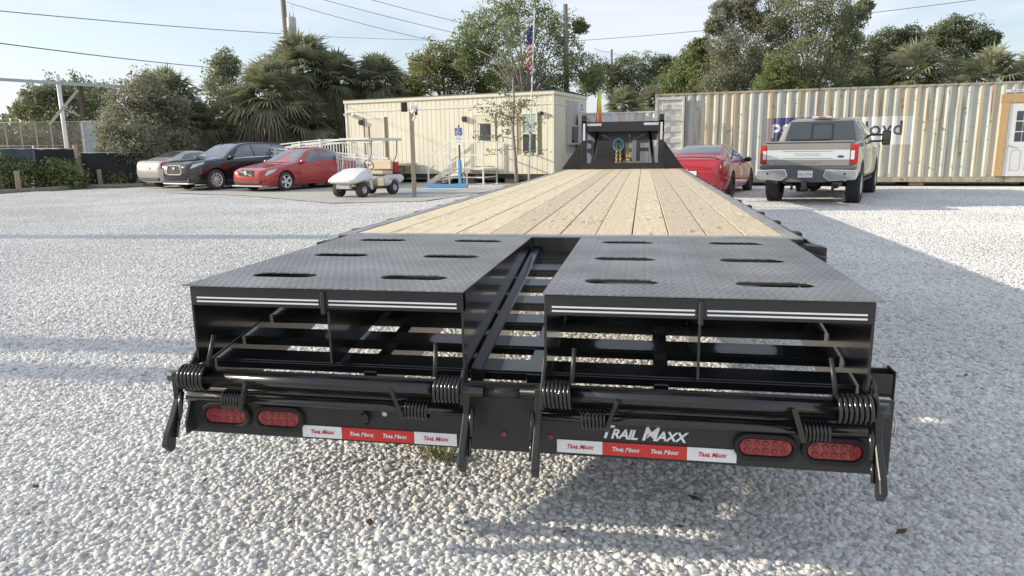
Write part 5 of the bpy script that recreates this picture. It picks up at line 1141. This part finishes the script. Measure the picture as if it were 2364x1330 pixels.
MB().box(-.20, .20, -.28, .28, .002, .02).box(-.20, -.185, -.28, .28, .0205, .30).box(.185, .20, -.28, .28, .0205, .30).box(-.1845, .1845, -.28, -.265, .0205, .30).box(-.1845, .1845, .265, .28, .0205, .30).build('tub', RP, RC)
MB().box(-.22, .22, -.30, .30, .3005, .325).build('lid', RP, RC, .006, 1)
# ================================================================ VEGETATION
rg = np.random.default_rng(11)
def quads_mesh(name, V, m):
    """V: (n,4,3) leaf faces"""
    n = len(V); me = bpy.data.meshes.new(name); me.vertices.add(n*4); me.vertices.foreach_set('co', V.reshape(-1).astype(np.float32))
    me.loops.add(n*4); me.loops.foreach_set('vertex_index', np.arange(n*4, dtype=np.int32)); me.polygons.add(n)
    me.polygons.foreach_set('loop_start', np.arange(0, n*4, 4, dtype=np.int32)); me.polygons.foreach_set('loop_total', np.full(n, 4, dtype=np.int32))
    me.update(); me.validate(); me.materials.append(m); return me
def rand_dirs(n): v = rg.normal(size=(n, 3)); return v/np.linalg.norm(v, axis=1, keepdims=True)
def leaf_faces(C, size, asp=.5, droop=.0):
    n = len(C); a = rand_dirs(n); a[:, 2] -= droop; a /= np.linalg.norm(a, axis=1, keepdims=True); b = np.cross(a, rand_dirs(n)); b /= np.linalg.norm(b, axis=1, keepdims=True)+1e-9
    s = size*rg.uniform(.6, 1.3, (n, 1)); w = b*s*asp*.5
    return np.stack([C-a*s*.5, C+w+a*s*.02, C+a*s*.5, C-w+a*s*.02], 1)
def tree(name, label, dep, blobs, m, base_px=None, leaf=.16, tufts=34, per=16, trunk=.16, bark=None, squash=.9, gap=.0, cat='tree', depth_r=1.0, asp=.5, group=None, base=None, limb=True):
    """blobs: (px, py, radius px) of the crown's lobes at depth dep (metres)"""
    cs = []; k = 1/FPX*dep
    for (px, py, r) in blobs:
        c = D(px, py, dep+rg.uniform(-1, 1)*r*k*depth_r*1.2); cs.append((np.array(c), r*k))
    ctr = np.mean([c for c, _ in cs], 0); b = base if base is not None else (G(*base_px) if base_px else Vector((ctr[0], ctr[1], 0)))
    b = Vector((b[0], b[1], 0)); o = thing(name, label, cat, b, 0, group); bn = np.array(b)
    V = []; tip = []
    for c, r in cs:
        nt = max(6, int(tufts*3.6*(1-gap))); d = rand_dirs(nt); rad = r*rg.uniform(.3, 1.0, (nt, 1))**.6*np.where(rg.random((nt, 1)) < .2, rg.uniform(1.15, 1.5, (nt, 1)), 1.0); T_ = c+d*rad*np.array([1, depth_r, squash]); tr_ = r*rg.uniform(.24, .42)
        for t in T_:
            tr_ = r*rg.uniform(.2, .42)
            q = rand_dirs(per)*rg.uniform(.1, 1, (per, 1))**.5*tr_*np.array([1.15, 1.15, .75]); V.append(leaf_faces(t+q, leaf*.74, asp, .25))
        tip.append((c, T_[:5]))
    me = quads_mesh('crown', np.concatenate(V)-bn, m); part('crown', me, o)
    if trunk:
        zlow = min(c[2]-r for c, r in cs); top = Vector(ctr-bn); fork = Vector((top.x*.35, top.y*.35, max(.6, zlow*.75+.1*top.z)))
        tb = MB().tube([(0, 0, -.05), (fork.x*.5+.05, fork.y*.5, fork.z*.5), fork], [trunk, trunk*.85, trunk*.72], 9)
        if limb:
            for c, ts in tip:
                e = Vector(c-bn); mid_ = fork.lerp(e, .5)+Vector((0, 0, .12*(e-fork).length))
                tb.tube([fork, mid_, e], [trunk*.42, trunk*.2, trunk*.08], 6)
                for t in ts[:4]: tb.tube([e, Vector(t-bn)], [trunk*.07, trunk*.03], 4)
        else: tb.tube([fork, top], [trunk*.7, trunk*.2], 7)
        tb.build('trunk', bark or BARK, o, fix=False)
    return o
BARK = mat('bark_grey', (.16, .135, .11), .9, var=.3, scale=7, stretch=(1, 1, .2), bump=.4)
LF = {k: leafmat('leaf_'+k, a, b) for k, a, b in (('olive', (0.288, 0.302, 0.179), (0.188, 0.209, 0.116)), ('dark', (0.172, 0.195, 0.107), (0.100, 0.119, 0.065)), ('bright', (0.288, 0.339, 0.151), (0.188, 0.230, 0.096)), ('grey', (0.339, 0.339, 0.244), (0.223, 0.230, 0.158)), ('oak', (0.237, 0.267, 0.151), (0.144, 0.170, 0.090)), ('yellow', (0.346, 0.353, 0.165), (0.237, 0.251, 0.116)))}
def palm(label, px, py, rpx, dep, seed, n=34, group='palms rising behind the yard', skirt=14, cup=0.0):
    r0 = np.random.default_rng(seed); c = D(px, py, dep); R_ = rpx/FPX*dep; o = thing('sabal_palm', label, 'palm', (c.x, c.y, 0), 0, group)
    def fan(mat_, count, elo, ehi, name, droop):
        V = []
        for k in range(count):
            az = k*2.39996+r0.uniform(-.3, .3); el = R(elo+(ehi-elo)*((k+.5)/count)+r0.uniform(-8, 8)); L = R_*r0.uniform(.82, 1.1)
            d = np.array([math.cos(az)*math.cos(el), math.sin(az)*math.cos(el), math.sin(el)]); sd = np.cross(d, [0, 0, 1.0]); sd /= np.linalg.norm(sd)+1e-9; up = np.cross(sd, d)
            o0 = np.array([0, 0, c.z-.25*R_]); pet = o0+d*L*.42
            V.append(np.array([o0-sd*.02, o0+sd*.02, pet+sd*.012, pet-sd*.012]))
            nb = 26; tw = r0.uniform(-.5, .5); s2 = sd*math.cos(tw)+up*math.sin(tw); u2 = up*math.cos(tw)-sd*math.sin(tw)
            for j in range(nb):
                a = R(-115+230*j/(nb-1)); ll = L*.62*(1-.28*abs(a)/2)*r0.uniform(.85, 1.1)
                bd = d*math.cos(a)+s2*math.sin(a); tip = pet+bd*ll+u2*(.10*ll*math.cos(a))+np.array([0, 0, -ll*(.22+droop)*r0.uniform(.5, 1.3)])
                midp = pet+bd*ll*.55+u2*(.06*ll)+np.array([0, 0, -ll*droop*.3]); wv = np.cross(bd, u2)*.036*L*.62
                V.append(np.array([pet, midp+wv, tip, midp-wv]))
        part(name, quads_mesh(name, np.array(V), mat_), o)
    fan(LF_PALM, int(n*1.5), -42, 86, 'crown', .12)
    if skirt: fan(LF_DEAD, skirt, -82, -40, 'dead_fronds', .35)
    tb = MB().tube([(.12*math.sin(seed), 0, -.05), (.1, .05, c.z*.5), (0, 0, c.z-.2*R_)], [.24, .19, .2], 10)
    tb.build('trunk', BARK, o, fix=False); return o
LF_PALM = leafmat('palm_leaf', (.33, .34, .22), (.215, .235, .145), .3, .38); LF_DEAD = leafmat('dead_palm_leaf', (.27, .25, .19), (.17, .155, .12), .3, .2)

# --- left side
tree('oak_tree', 'leafy grey green young oak in front of the dark screened fence', 33, [(335, 205, 42), (290, 240, 50), (350, 255, 55), (268, 300, 46), (325, 315, 62), (385, 300, 45), (300, 362, 48), (365, 358, 46), (258, 345, 32), (405, 250, 32), (420, 330, 28)], LF['grey'], (316, 427), .17, 46, 20, .13)
palm('palm with spiky crown directly behind the young oak', 388, 208, 92, 36.5, 1)
palm('lower shaggy palm beside the suv roof', 448, 268, 82, 37, 2, 26)
tree('oak_tree', 'tall dense olive tree between the two palm clumps', 39, [(522, 152, 34), (512, 198, 44), (548, 240, 50), (502, 272, 44), (560, 295, 48), (498, 322, 40), (535, 335, 50), (470, 320, 36)], LF['olive'], None, .19, 46, 20, .2)
palm('tallest palm in the clump below the transformer pole', 690, 135, 108, 38, 3, 38)
palm('broad palm leaning forward in the middle of the clump', 622, 195, 110, 36, 4, 38)
palm('palm with hanging dead fronds low in the clump', 690, 255, 100, 37, 5, 30, skirt=30)
palm('palm at the near edge of the clump beside the round palm', 775, 165, 88, 38.5, 6, 34)
palm('round headed palm standing alone beside the cabin roof', 872, 172, 82, 39, 7, 36)
tree('shrub_tree', 'dark thicket tree filling the gap under the palm clump', 41, [(610, 300, 55), (680, 310, 60), (750, 290, 62), (640, 250, 50), (720, 240, 50), (580, 330, 40)], LF['dark'], None, .2, 40, 18, .18)
tree('shrub_tree', 'dark dense tree right behind the cabin corner under the round palm', 42, [(800, 250, 60), (860, 250, 58), (920, 230, 42), (830, 310, 55), (900, 290, 50), (940, 200, 28)], LF['dark'], None, .2, 44, 18, .18)
tree('shade_tree', 'rounded grey green tree beyond the white gantry pole', 62, [(85, 232, 34), (130, 212, 36), (178, 215, 40), (225, 222, 36), (110, 262, 44), (170, 262, 48), (225, 265, 40), (62, 255, 26)], LF['oak'], None, .28, 44, 18, .22)
# --- behind the cabin
tree('shade_tree', 'large open crowned tree towering behind the cabin', 41, [(1090, 62, 34), (1135, 36, 38), (1190, 22, 34), (1245, 32, 36), (1295, 62, 36), (1340, 62, 16), (1070, 100, 32), (1120, 90, 40), (1180, 76, 44), (1250, 92, 44), (1310, 115, 38), (1345, 150, 36), (1150, 135, 42), (1225, 150, 42), (1285, 170, 38), (1370, 180, 30), (1080, 150, 28), (1185, 185, 36), (1235, 200, 38), (1150, 175, 34), (1280, 205, 34), (1110, 125, 30)], LF['bright'], (1215, 408), .19, 26, 16, .2)
tree('shade_tree', 'yellow green bushy tree between round palm and the large tree', 43, [(975, 150, 30), (1010, 132, 38), (1055, 150, 38), (985, 185, 38), (1035, 190, 42), (1090, 190, 40), (1130, 200, 32), (955, 205, 30)], LF['yellow'], None, .2, 42, 18, .2)
# --- behind containers
tree('shade_tree', 'dark green tree below the thin far pole', 58, [(1360, 195, 28), (1400, 172, 32), (1450, 158, 34), (1500, 160, 34), (1430, 205, 34), (1480, 205, 36), (1530, 190, 34), (1535, 150, 24)], LF['oak'], None, .24, 40, 18, .2)
palm('small dark palm above the white container', 1440, 232, 60, 46, 8, 26, skirt=6)
palm('dim palm behind the feather flag', 1500, 222, 46, 48, 18, 24, skirt=6)
tree('shade_tree', 'fresh green tree with upright shoots behind the container end', 37, [(1555, 195, 34), (1580, 160, 34), (1600, 128, 30), (1622, 105, 20), (1620, 165, 38), (1560, 225, 26), (1610, 205, 36)], LF['bright'], None, .17, 40, 18, .16)
tree('feathery_tree', 'tall thin feathery tree left of the tallest tree above the container', 34, [(1668, 25, 28), (1712, 18, 34), (1650, 62, 22), (1700, 65, 40), (1742, 50, 26), (1668, 110, 36), (1718, 120, 44), (1690, 165, 46), (1740, 170, 42), (1650, 195, 36), (1720, 5, 26)], LF['grey'], None, .15, 40, 18, .11, asp=.5)
tree('feathery_tree', 'tallest feathery tree above the container cut by the picture top', 33, [(1800, 20, 44), (1860, 0, 50), (1920, 20, 48), (1970, 40, 30), (1780, 70, 34), (1840, 66, 52), (1905, 80, 48), (1955, 95, 34), (1800, 120, 46), (1860, 130, 52), (1925, 140, 44), (1780, 180, 42), (1840, 185, 48), (1910, 190, 46), (1995, 15, 18)], LF['olive'], None, .15, 44, 18, .14, asp=.5)
tree('shade_tree', 'broad olive tree filling the gap behind the feathery trees', 39, [(1640, 150, 36), (1680, 185, 44), (1750, 140, 42), (1760, 190, 46), (1830, 200, 46), (1950, 150, 44), (1960, 195, 44), (1590, 210, 30)], LF['oak'], None, .18, 44, 18, .18)
tree('shrub_tree', 'bright leafy shrub showing before the feathery trees', 31.5, [(1790, 150, 28), (1812, 180, 34), (1770, 195, 30), (1845, 205, 30)], LF['bright'], None, .14, 40, 16, .08)
tree('oak_tree', 'dark oak between the tallest feathery tree and the first palm', 43, [(2010, 120, 36), (2050, 100, 36), (2095, 92, 32), (2000, 165, 40), (2045, 155, 44), (1970, 190, 34), (2020, 195, 34)], LF['dark'], None, .2, 44, 18, .2)
tree('oak_tree', 'rounded dark oak rising between the two palms', 49, [(2165, 85, 32), (2205, 66, 34), (2245, 80, 36), (2275, 98, 24), (2185, 115, 36), (2235, 120, 38), (2290, 92, 18)], LF['oak'], None, .22, 46, 18, .22)
palm('palm with open fan leaves over the middle of the container', 2112, 150, 92, 31, 9, 34, skirt=10)
palm('big palm over the container door frame', 2290, 162, 92, 29, 10, 36, skirt=10)
palm('palm at the picture edge over the container door', 2385, 165, 84, 29.5, 12, 32, skirt=10)
tree('shrub_tree', 'olive scrub along the container roof below the palms', 33, [(1985, 200, 26), (2040, 195, 26), (2190, 185, 34), (2210, 160, 28), (2060, 185, 30)], LF['olive'], None, .15, 30, 16, .06)
# --- young tree before the cabin
def young_tree():
    b = D(1194, 420, 25.0); b.z = 0; dep = (b-CAM).dot(CF)
    o = thing('young_tree', 'slender sparse young tree growing before the cabin door', 'tree', b); P = lambda px, py: D(px, py, dep)-b
    tp = [Vector((0, 0, -.03)), P(1189, 360), P(1184, 300), P(1187, 240), P(1184, 180), P(1182, 120), P(1178, 60)]
    tb = MB().tube(tp, [.075, .062, .05, .042, .034, .022, .01], 8); V = []
    rr = random.Random(5)
    for k in range(46):
        t = rr.uniform(.16, .98); i = min(int(t*6), 5); s = tp[i].lerp(tp[i+1], t*6-i); az = rr.uniform(0, 6.28); reach = (1.15*(1-t)**.8+.32)*rr.uniform(.6, 1.15)*(1.15 if t < .5 else .8)
        e = s+Vector((math.cos(az)*reach, math.sin(az)*reach, reach*rr.uniform(-.05, .55)+(.25 if t > .6 else 0)))
        m_ = s.lerp(e, .5)+Vector((0, 0, .06)); tb.tube([s, m_, e], [.012, .009, .004], 4)
        dens = 46 if t < .45 else 52
        for q in range(dens):
            f = rr.uniform(.35, 1.05); c = s.lerp(e, f)+Vector((rr.gauss(0, .09), rr.gauss(0, .09), rr.gauss(0, .07))); V.append(c)
    tb.build('trunk', mat('bark_pale', (.27, .24, .20), .9, var=.2), o, fix=False)
    part('crown', quads_mesh('crown', leaf_faces(np.array([list(v) for v in V]), .105, .5, .2), LF['oak']), o)
young_tree()
# --- bushes by the fence
def bush(label, px, py, w, h, m, seed, leaf=.13):
    b = G(px, py); r0 = np.random.default_rng(seed); o = thing('hedge_bush', label, 'bush', b, 0, 'bushes along the fence'); V = []; tb = MB()
    for k in range(46):
        u = r0.uniform(-1, 1); v = r0.uniform(-.7, .7); top = h*(1-.35*u*u)*r0.uniform(.75, 1.05); c = np.array([u*w, v*w*.7, 0])
        for q in range(7):
            z = top*(q+.6)/7; n = 16; V.append(leaf_faces(np.array([c[0], c[1], z])+r0.normal(size=(n, 3))*np.array([.14, .14, .09]), leaf, .55, .1))
        tb.tube([(c[0]*.4, c[1]*.4, 0), (c[0], c[1], top*.9)], [.018, .006], 4)
    part('foliage', quads_mesh('foliage', np.concatenate(V), m), o); tb.build('stem', BARK, o, fix=False); return o
bush('big round green bush at the picture edge beside the first stub post', 18, 438, 1.25, 1.45, LF['bright'], 3)
bush('smaller green bush against the dark fence screen between the stub posts', 142, 434.5, .85, 1.15, LF['bright'], 4)
bush('low green bush under the young oak beside the silver saloon', 262, 428, .5, .5, LF['olive'], 5)
bush('flowering low bush behind the silver saloon', 455, 420, 1.0, 1.3, LF['bright'], 8, .15)
# --- far wood
def treeline():
    V = []
    for k in range(150):
        px = -120+k*17.5; dep = 95+rg.uniform(-12, 25); py = 318-rg.uniform(0, 22); c = np.array(D(px, py, dep)); r = rg.uniform(2.2, 3.6)
        q = c+rand_dirs(150)*r*rg.uniform(.4, 1, (150, 1))*np.array([1.3, 1, .85]); V.append(leaf_faces(q, .75, .6))
        q = np.array([c[0], c[1], 2.0])+rand_dirs(90)*np.array([3.0, 2, 2.2]); V.append(leaf_faces(q, .9, .6))
    o = bpy.data.objects.new('treeline', quads_mesh('treeline', np.concatenate(V), LF['oak'])); col.objects.link(o); tag(o, 'far wood closing the view behind everything', 'trees', kind='stuff')
treeline()
# --- twigs and dead leaves lying on the stones
V = []
for k in range(130):
    px = rg.uniform(60, 2330); py = rg.uniform(500, 1320)
    p = np.array(G(px, py)); p[2] = .040; V.append(leaf_faces(p[None, :]*1.0, rg.uniform(.025, .07), rg.choice([.12, .2, .5]))[0]*np.array([1, 1, .25])+np.array([0, 0, .030]))
ll_ = bpy.data.objects.new('leaf_litter', quads_mesh('leaf_litter', np.array(V), leafmat('litter', (.15, .10, .06), (.08, .055, .035)))); col.objects.link(ll_); tag(ll_, 'scattered twigs and dead leaves lying on the gravel', 'litter', kind='stuff')
# --- weed tuft in the gravel by the bumper
wt = G(1012, 1062); V = []
for k in range(90):
    a = rg.uniform(0, 6.28); r = rg.uniform(0, .07); b = np.array([r*math.cos(a)*1.3, r*math.sin(a), .0]); t = b+np.array([math.cos(a)*.03, math.sin(a)*.03, rg.uniform(.03, .055)]); s = np.array([-math.sin(a), math.cos(a), 0])*.004
    V.append(np.array([b-s, b+s, t+s*.3, t-s*.3]))
wo_ = bpy.data.objects.new('weed_tuft', quads_mesh('weed_tuft', np.array(V), leafmat('weed', (.24, .24, .09), (.14, .15, .05)))); wo_.location = (wt.x, wt.y, .015); col.objects.link(wo_); tag(wo_, 'small yellowish weed tuft in the gravel under the bumper', 'weed')

# ================================================================ LEFT EDGE OF THE YARD
def gp(px, py): p = G(px, py); return Vector((p.x, p.y, 0))
TIMB = mat('edging_timber', (.34, .30, .25), .85, var=.2, scale=6)
ks = [gp(-60, 449), gp(60, 442), gp(190, 433), gp(330, 429)]
kb = MB()
for a, b in zip(ks, ks[1:]): kb.bar(a+Vector((0, 0, .05)), b+Vector((0, 0, .05)), .15, .12)
kb.build('kerb', TIMB, None, kind='structure')
for px, py, h, lab in ((45, 443, .78, 'short timber stub post before the big round bush'), (233, 431, .72, 'short timber stub post before the fence screen near the young oak')):
    b = gp(px, py); o = thing('stub_post', lab, 'post', b, .3, 'timber stub posts along the kerb'); MB().box(-.07, .07, -.07, .07, -.02, h).build('post', POSTWOOD, o, .012, 1)
SCR = mat('black_screen_cloth', (.020, .021, .023), .75, var=.3, scale=4, bump=.3, bscale=14)
SCRB = mat('blue_grey_screen', (.07, .085, .11), .75, var=.25, scale=4)
GALV = mat('galvanised_pipe', (.52, .54, .55), .45, metal=.3)
def screen(name, label, a, b, z0, z1, m, posts=(), seed=0):
    d = b-a; L = d.length; o = thing(name, label, 'fence', a, math.atan2(d.y, d.x))
    def fn(u, v): return (u*L, .05*math.sin(u*L*2.1+seed)*(.3+v*.7)+.02*math.sin(u*9+v*5), z0+(z1-z0)*v-.03*math.sin(u*math.pi*3)**2*v)
    mb = MB(); mb.grid(fn, 26, 8); mb.grid(lambda u, v: (fn(u, v)[0], fn(u, v)[1]+.006, fn(u, v)[2]), 26, 8); mb.build('screen', m, o, fix=False)
    MB().tube([(0, .06, z1), (L, .06, z1)], .022, 8).build('top_rail', GALV, o)
    for t in posts: MB().tube([(t*L, .09, -.02), (t*L, .09, z1+.12)], .035, 8).build('post', GALV, o)
    return o
fA, fB, fC, fD = gp(-70, 441), gp(92, 436), gp(184, 431), gp(338, 426)
screen('screened_fence', 'blue grey screened fence behind the big round bush', fA, fB-Vector((.05, 0, 0)), .5, 1.62, SCRB, (0, .5, 1), 1)
screen('screened_fence', 'black screened fence section behind the smaller bush', fB, fC, .06, 1.60, SCR, (.02,), 2)
screen('screened_fence', 'black screened fence section behind the young oak trunk', fC+Vector((.15, .1, 0)), fD, .05, 1.42, SCR, (.99,), 3)
o = thing('fence_post', 'thick weathered timber post wrapped in vines between the fence screens', 'post', fC, 0); MB().tube([(0, 0, -.03), (.02, 0, 1.75)], [.11, .09], 10).build('post', POSTWOOD, o)
part('vine', quads_mesh('vine', leaf_faces(np.array([0, 0, .8])+rg.normal(size=(260, 3))*np.array([.10, .10, .42]), .10, .6), LF['olive']), o)
# low white shed roof and box trailer behind
sa, sb_ = D(-60, 338, 36), D(96, 338, 36); sd_ = sb_-sa
o = thing('white_shed', 'long low white shed wall behind the blue grey fence', 'building', (sa.x, sa.y, 0), math.atan2(sd_.y, sd_.x)); LL = sd_.length
MB().box(0, LL, 0, 2.5, 0, 1.55).build('wall', WHITE, o); MB().prism([(-.1, 1.551), (2.6, 1.551), (2.6, 1.62), (1.25, 1.72), (-.1, 1.62)], -.1, LL+.1, 'x').build('roof', PALE, o)
ba = D(196, 345, 38); o = thing('box_trailer', 'pale grey box trailer half hidden by the young oak', 'trailer', (ba.x, ba.y, 0), R(16))
PG = mat('pale_blue_grey_panel', (.46, .50, .55), .5, var=.06, scale=2)
MB().box(0, 3.4, 0, 2.0, .55, 3.05).build('box_body', PG, o, .02, 1); MB().box(-.03, .06, -.03, .06, .5, 3.1).box(-.03, 3.43, -.03, .05, 3.051, 3.12).build('edge_trim', WHITE, o)
for x in (1.4, 2.2): w = part('tyre', tyre, o, (x, .15, .395), (0, 0, R(90))); part('rim', rimm, w)
# white pipe gantry
def bar_thing(name, label, cat, p, q, r, m, pn='pole'):
    o = thing(name, label, cat, (p.x, p.y, 0)); MB().tube([p-Vector((p.x, p.y, 0)), q-Vector((p.x, p.y, 0))], r, 12).build(pn, m, o); return o
gt_, gb_ = D(132, 172, 40), D(156, 335, 40); gb_ = Vector((gt_.x, gt_.y, 0))
GA = thing('pipe_gantry', 'white steel pipe gantry with long overhead beam at the far fence', 'gantry', gb_)
MB().tube([(0, 0, 0), (0, 0, gt_.z)], .11, 14).build('column', WHITE, GA)
b0, b1 = D(-40, 181, 39.7)-gb_, D(290, 201, 39.7)-gb_
MB().bar(b0, b1, .12, .17).build('beam', mat('pale_blue_steel', (.42, .46, .49), .5), GA)
wp0 = D(184, 197, 39.9); MB().bar((wp0.x-gb_.x, wp0.y-gb_.y, 0), wp0-gb_, .2, .2).build('timber_column', mat('dark_creosote', (.07, .06, .045), .9, var=.3, bump=.3), GA)
MB().bar(D(114, 287, 39.4)-gb_, D(180, 208, 39.6)-gb_, .13, .13).build('brace', mat('pale_timber', (.48, .42, .33), .8), GA)
MB().tube([D(150, 252, 39.6)-gb_, D(184, 268, 39.6)-gb_], .03, 6).build('stay', GALV, GA)
# far chain link fence, dry hedge and sandy strip
fa, fb_ = D(-60, 284, 52), D(186, 288, 52); d = fb_-fa
o = thing('chain_link_fence', 'far chain link fence with pale posts before the dry hedge', 'fence', (fa.x, fa.y, 0), math.atan2(d.y, d.x)); LL = d.length; hh = fa.z
for k in range(8): MB().tube([(LL*k/7, 0, 0), (LL*k/7, 0, hh)], .05, 8).build('post', mat('tan_post', (.42, .37, .28), .7), o)
for z in (hh, hh*.55): MB().tube([(0, 0, z), (LL, 0, z)], .03, 6).build('rail', MATS['tan_post'], o)
wm = MB()
for k in range(70):
    x = LL*k/70; wm.tube([(x, 0, .1), (x+hh*.5, 0, hh)], .006, 3, False); wm.tube([(x+hh*.5, 0, .1), (x, 0, hh)], .006, 3, False)
wm.build('wire_mesh', GALV, o, fix=False, kind='stuff')
V = []
ha, hb2 = D(-80, 300, 60), D(200, 300, 60)
for k in range(60):
    c = np.array(ha.lerp(hb2, k/59)); c[2] = 1.6; V.append(leaf_faces(c+rg.normal(size=(160, 3))*np.array([.55, .5, .85]), .3, .4))
o = bpy.data.objects.new('dry_hedge', quads_mesh('dry_hedge', np.concatenate(V), leafmat('dry_leaf', (.24, .18, .10), (.15, .115, .065)))); col.objects.link(o); tag(o, 'dry brown hedge beyond the chain link fence', 'hedge')
sheet('sandy_ground', [(-80, 30), (-26, 27.5), (-24, 40), (-30, 62), (-90, 62)], -.003, pos_noise_mat('sand_pale', ((.46, .40, .32), (.60, .54, .45), (.5, .46, .38)), 2), kind='structure')
for px, py, py2, dep, lab in ((62, 215, 330, 66, 'thin dark far pole beside the rounded grey green tree'), (122, 232, 330, 66, 'thin dark far pole just beside the white gantry column')):
    t = D(px, py, dep); b = bar_thing('utility_pole', lab, 'utility pole', Vector((t.x, t.y, 0)), t, .11, POLE)
# small brick border at the foot of the young tree
br = thing('brick_border', 'low border of pale red bricks near the young tree', 'border', D(1235, 419, 24.6).xy.to_3d(), BA)
bk = MB().box(-.10, .10, -.05, .05, 0, .065).mesh('brick', mat('pale_brick', (.42, .26, .19), .9, var=.2, scale=9, rnd=.15), .006, 1)
for j in range(2):
    for k in range(9): part('brick', bk, br, (-1.1+.21*k+.1*j, 0, .005+.068*j), (0, 0, rg.uniform(-.04, .04)))
# stand-in utility poles added out of frame to cast shadow bands on the gravel
for x, y, h, r_, lab in ((-14.0, 1.45, 3.9, .17, 'stand-in pole added out of view to shade gravel by the bumper'), (-15.5, .75, 4.4, .15, 'second stand-in pole added out of view, its shadow nearest the camera'), (-21.0, 7.3, 5.6, .27, 'stand-in pole added out of view to shade the mid yard')):
    bar_thing('utility_pole', lab, 'utility pole', Vector((x, y, 0)), Vector((x+.05, y, h)), r_, POLE)
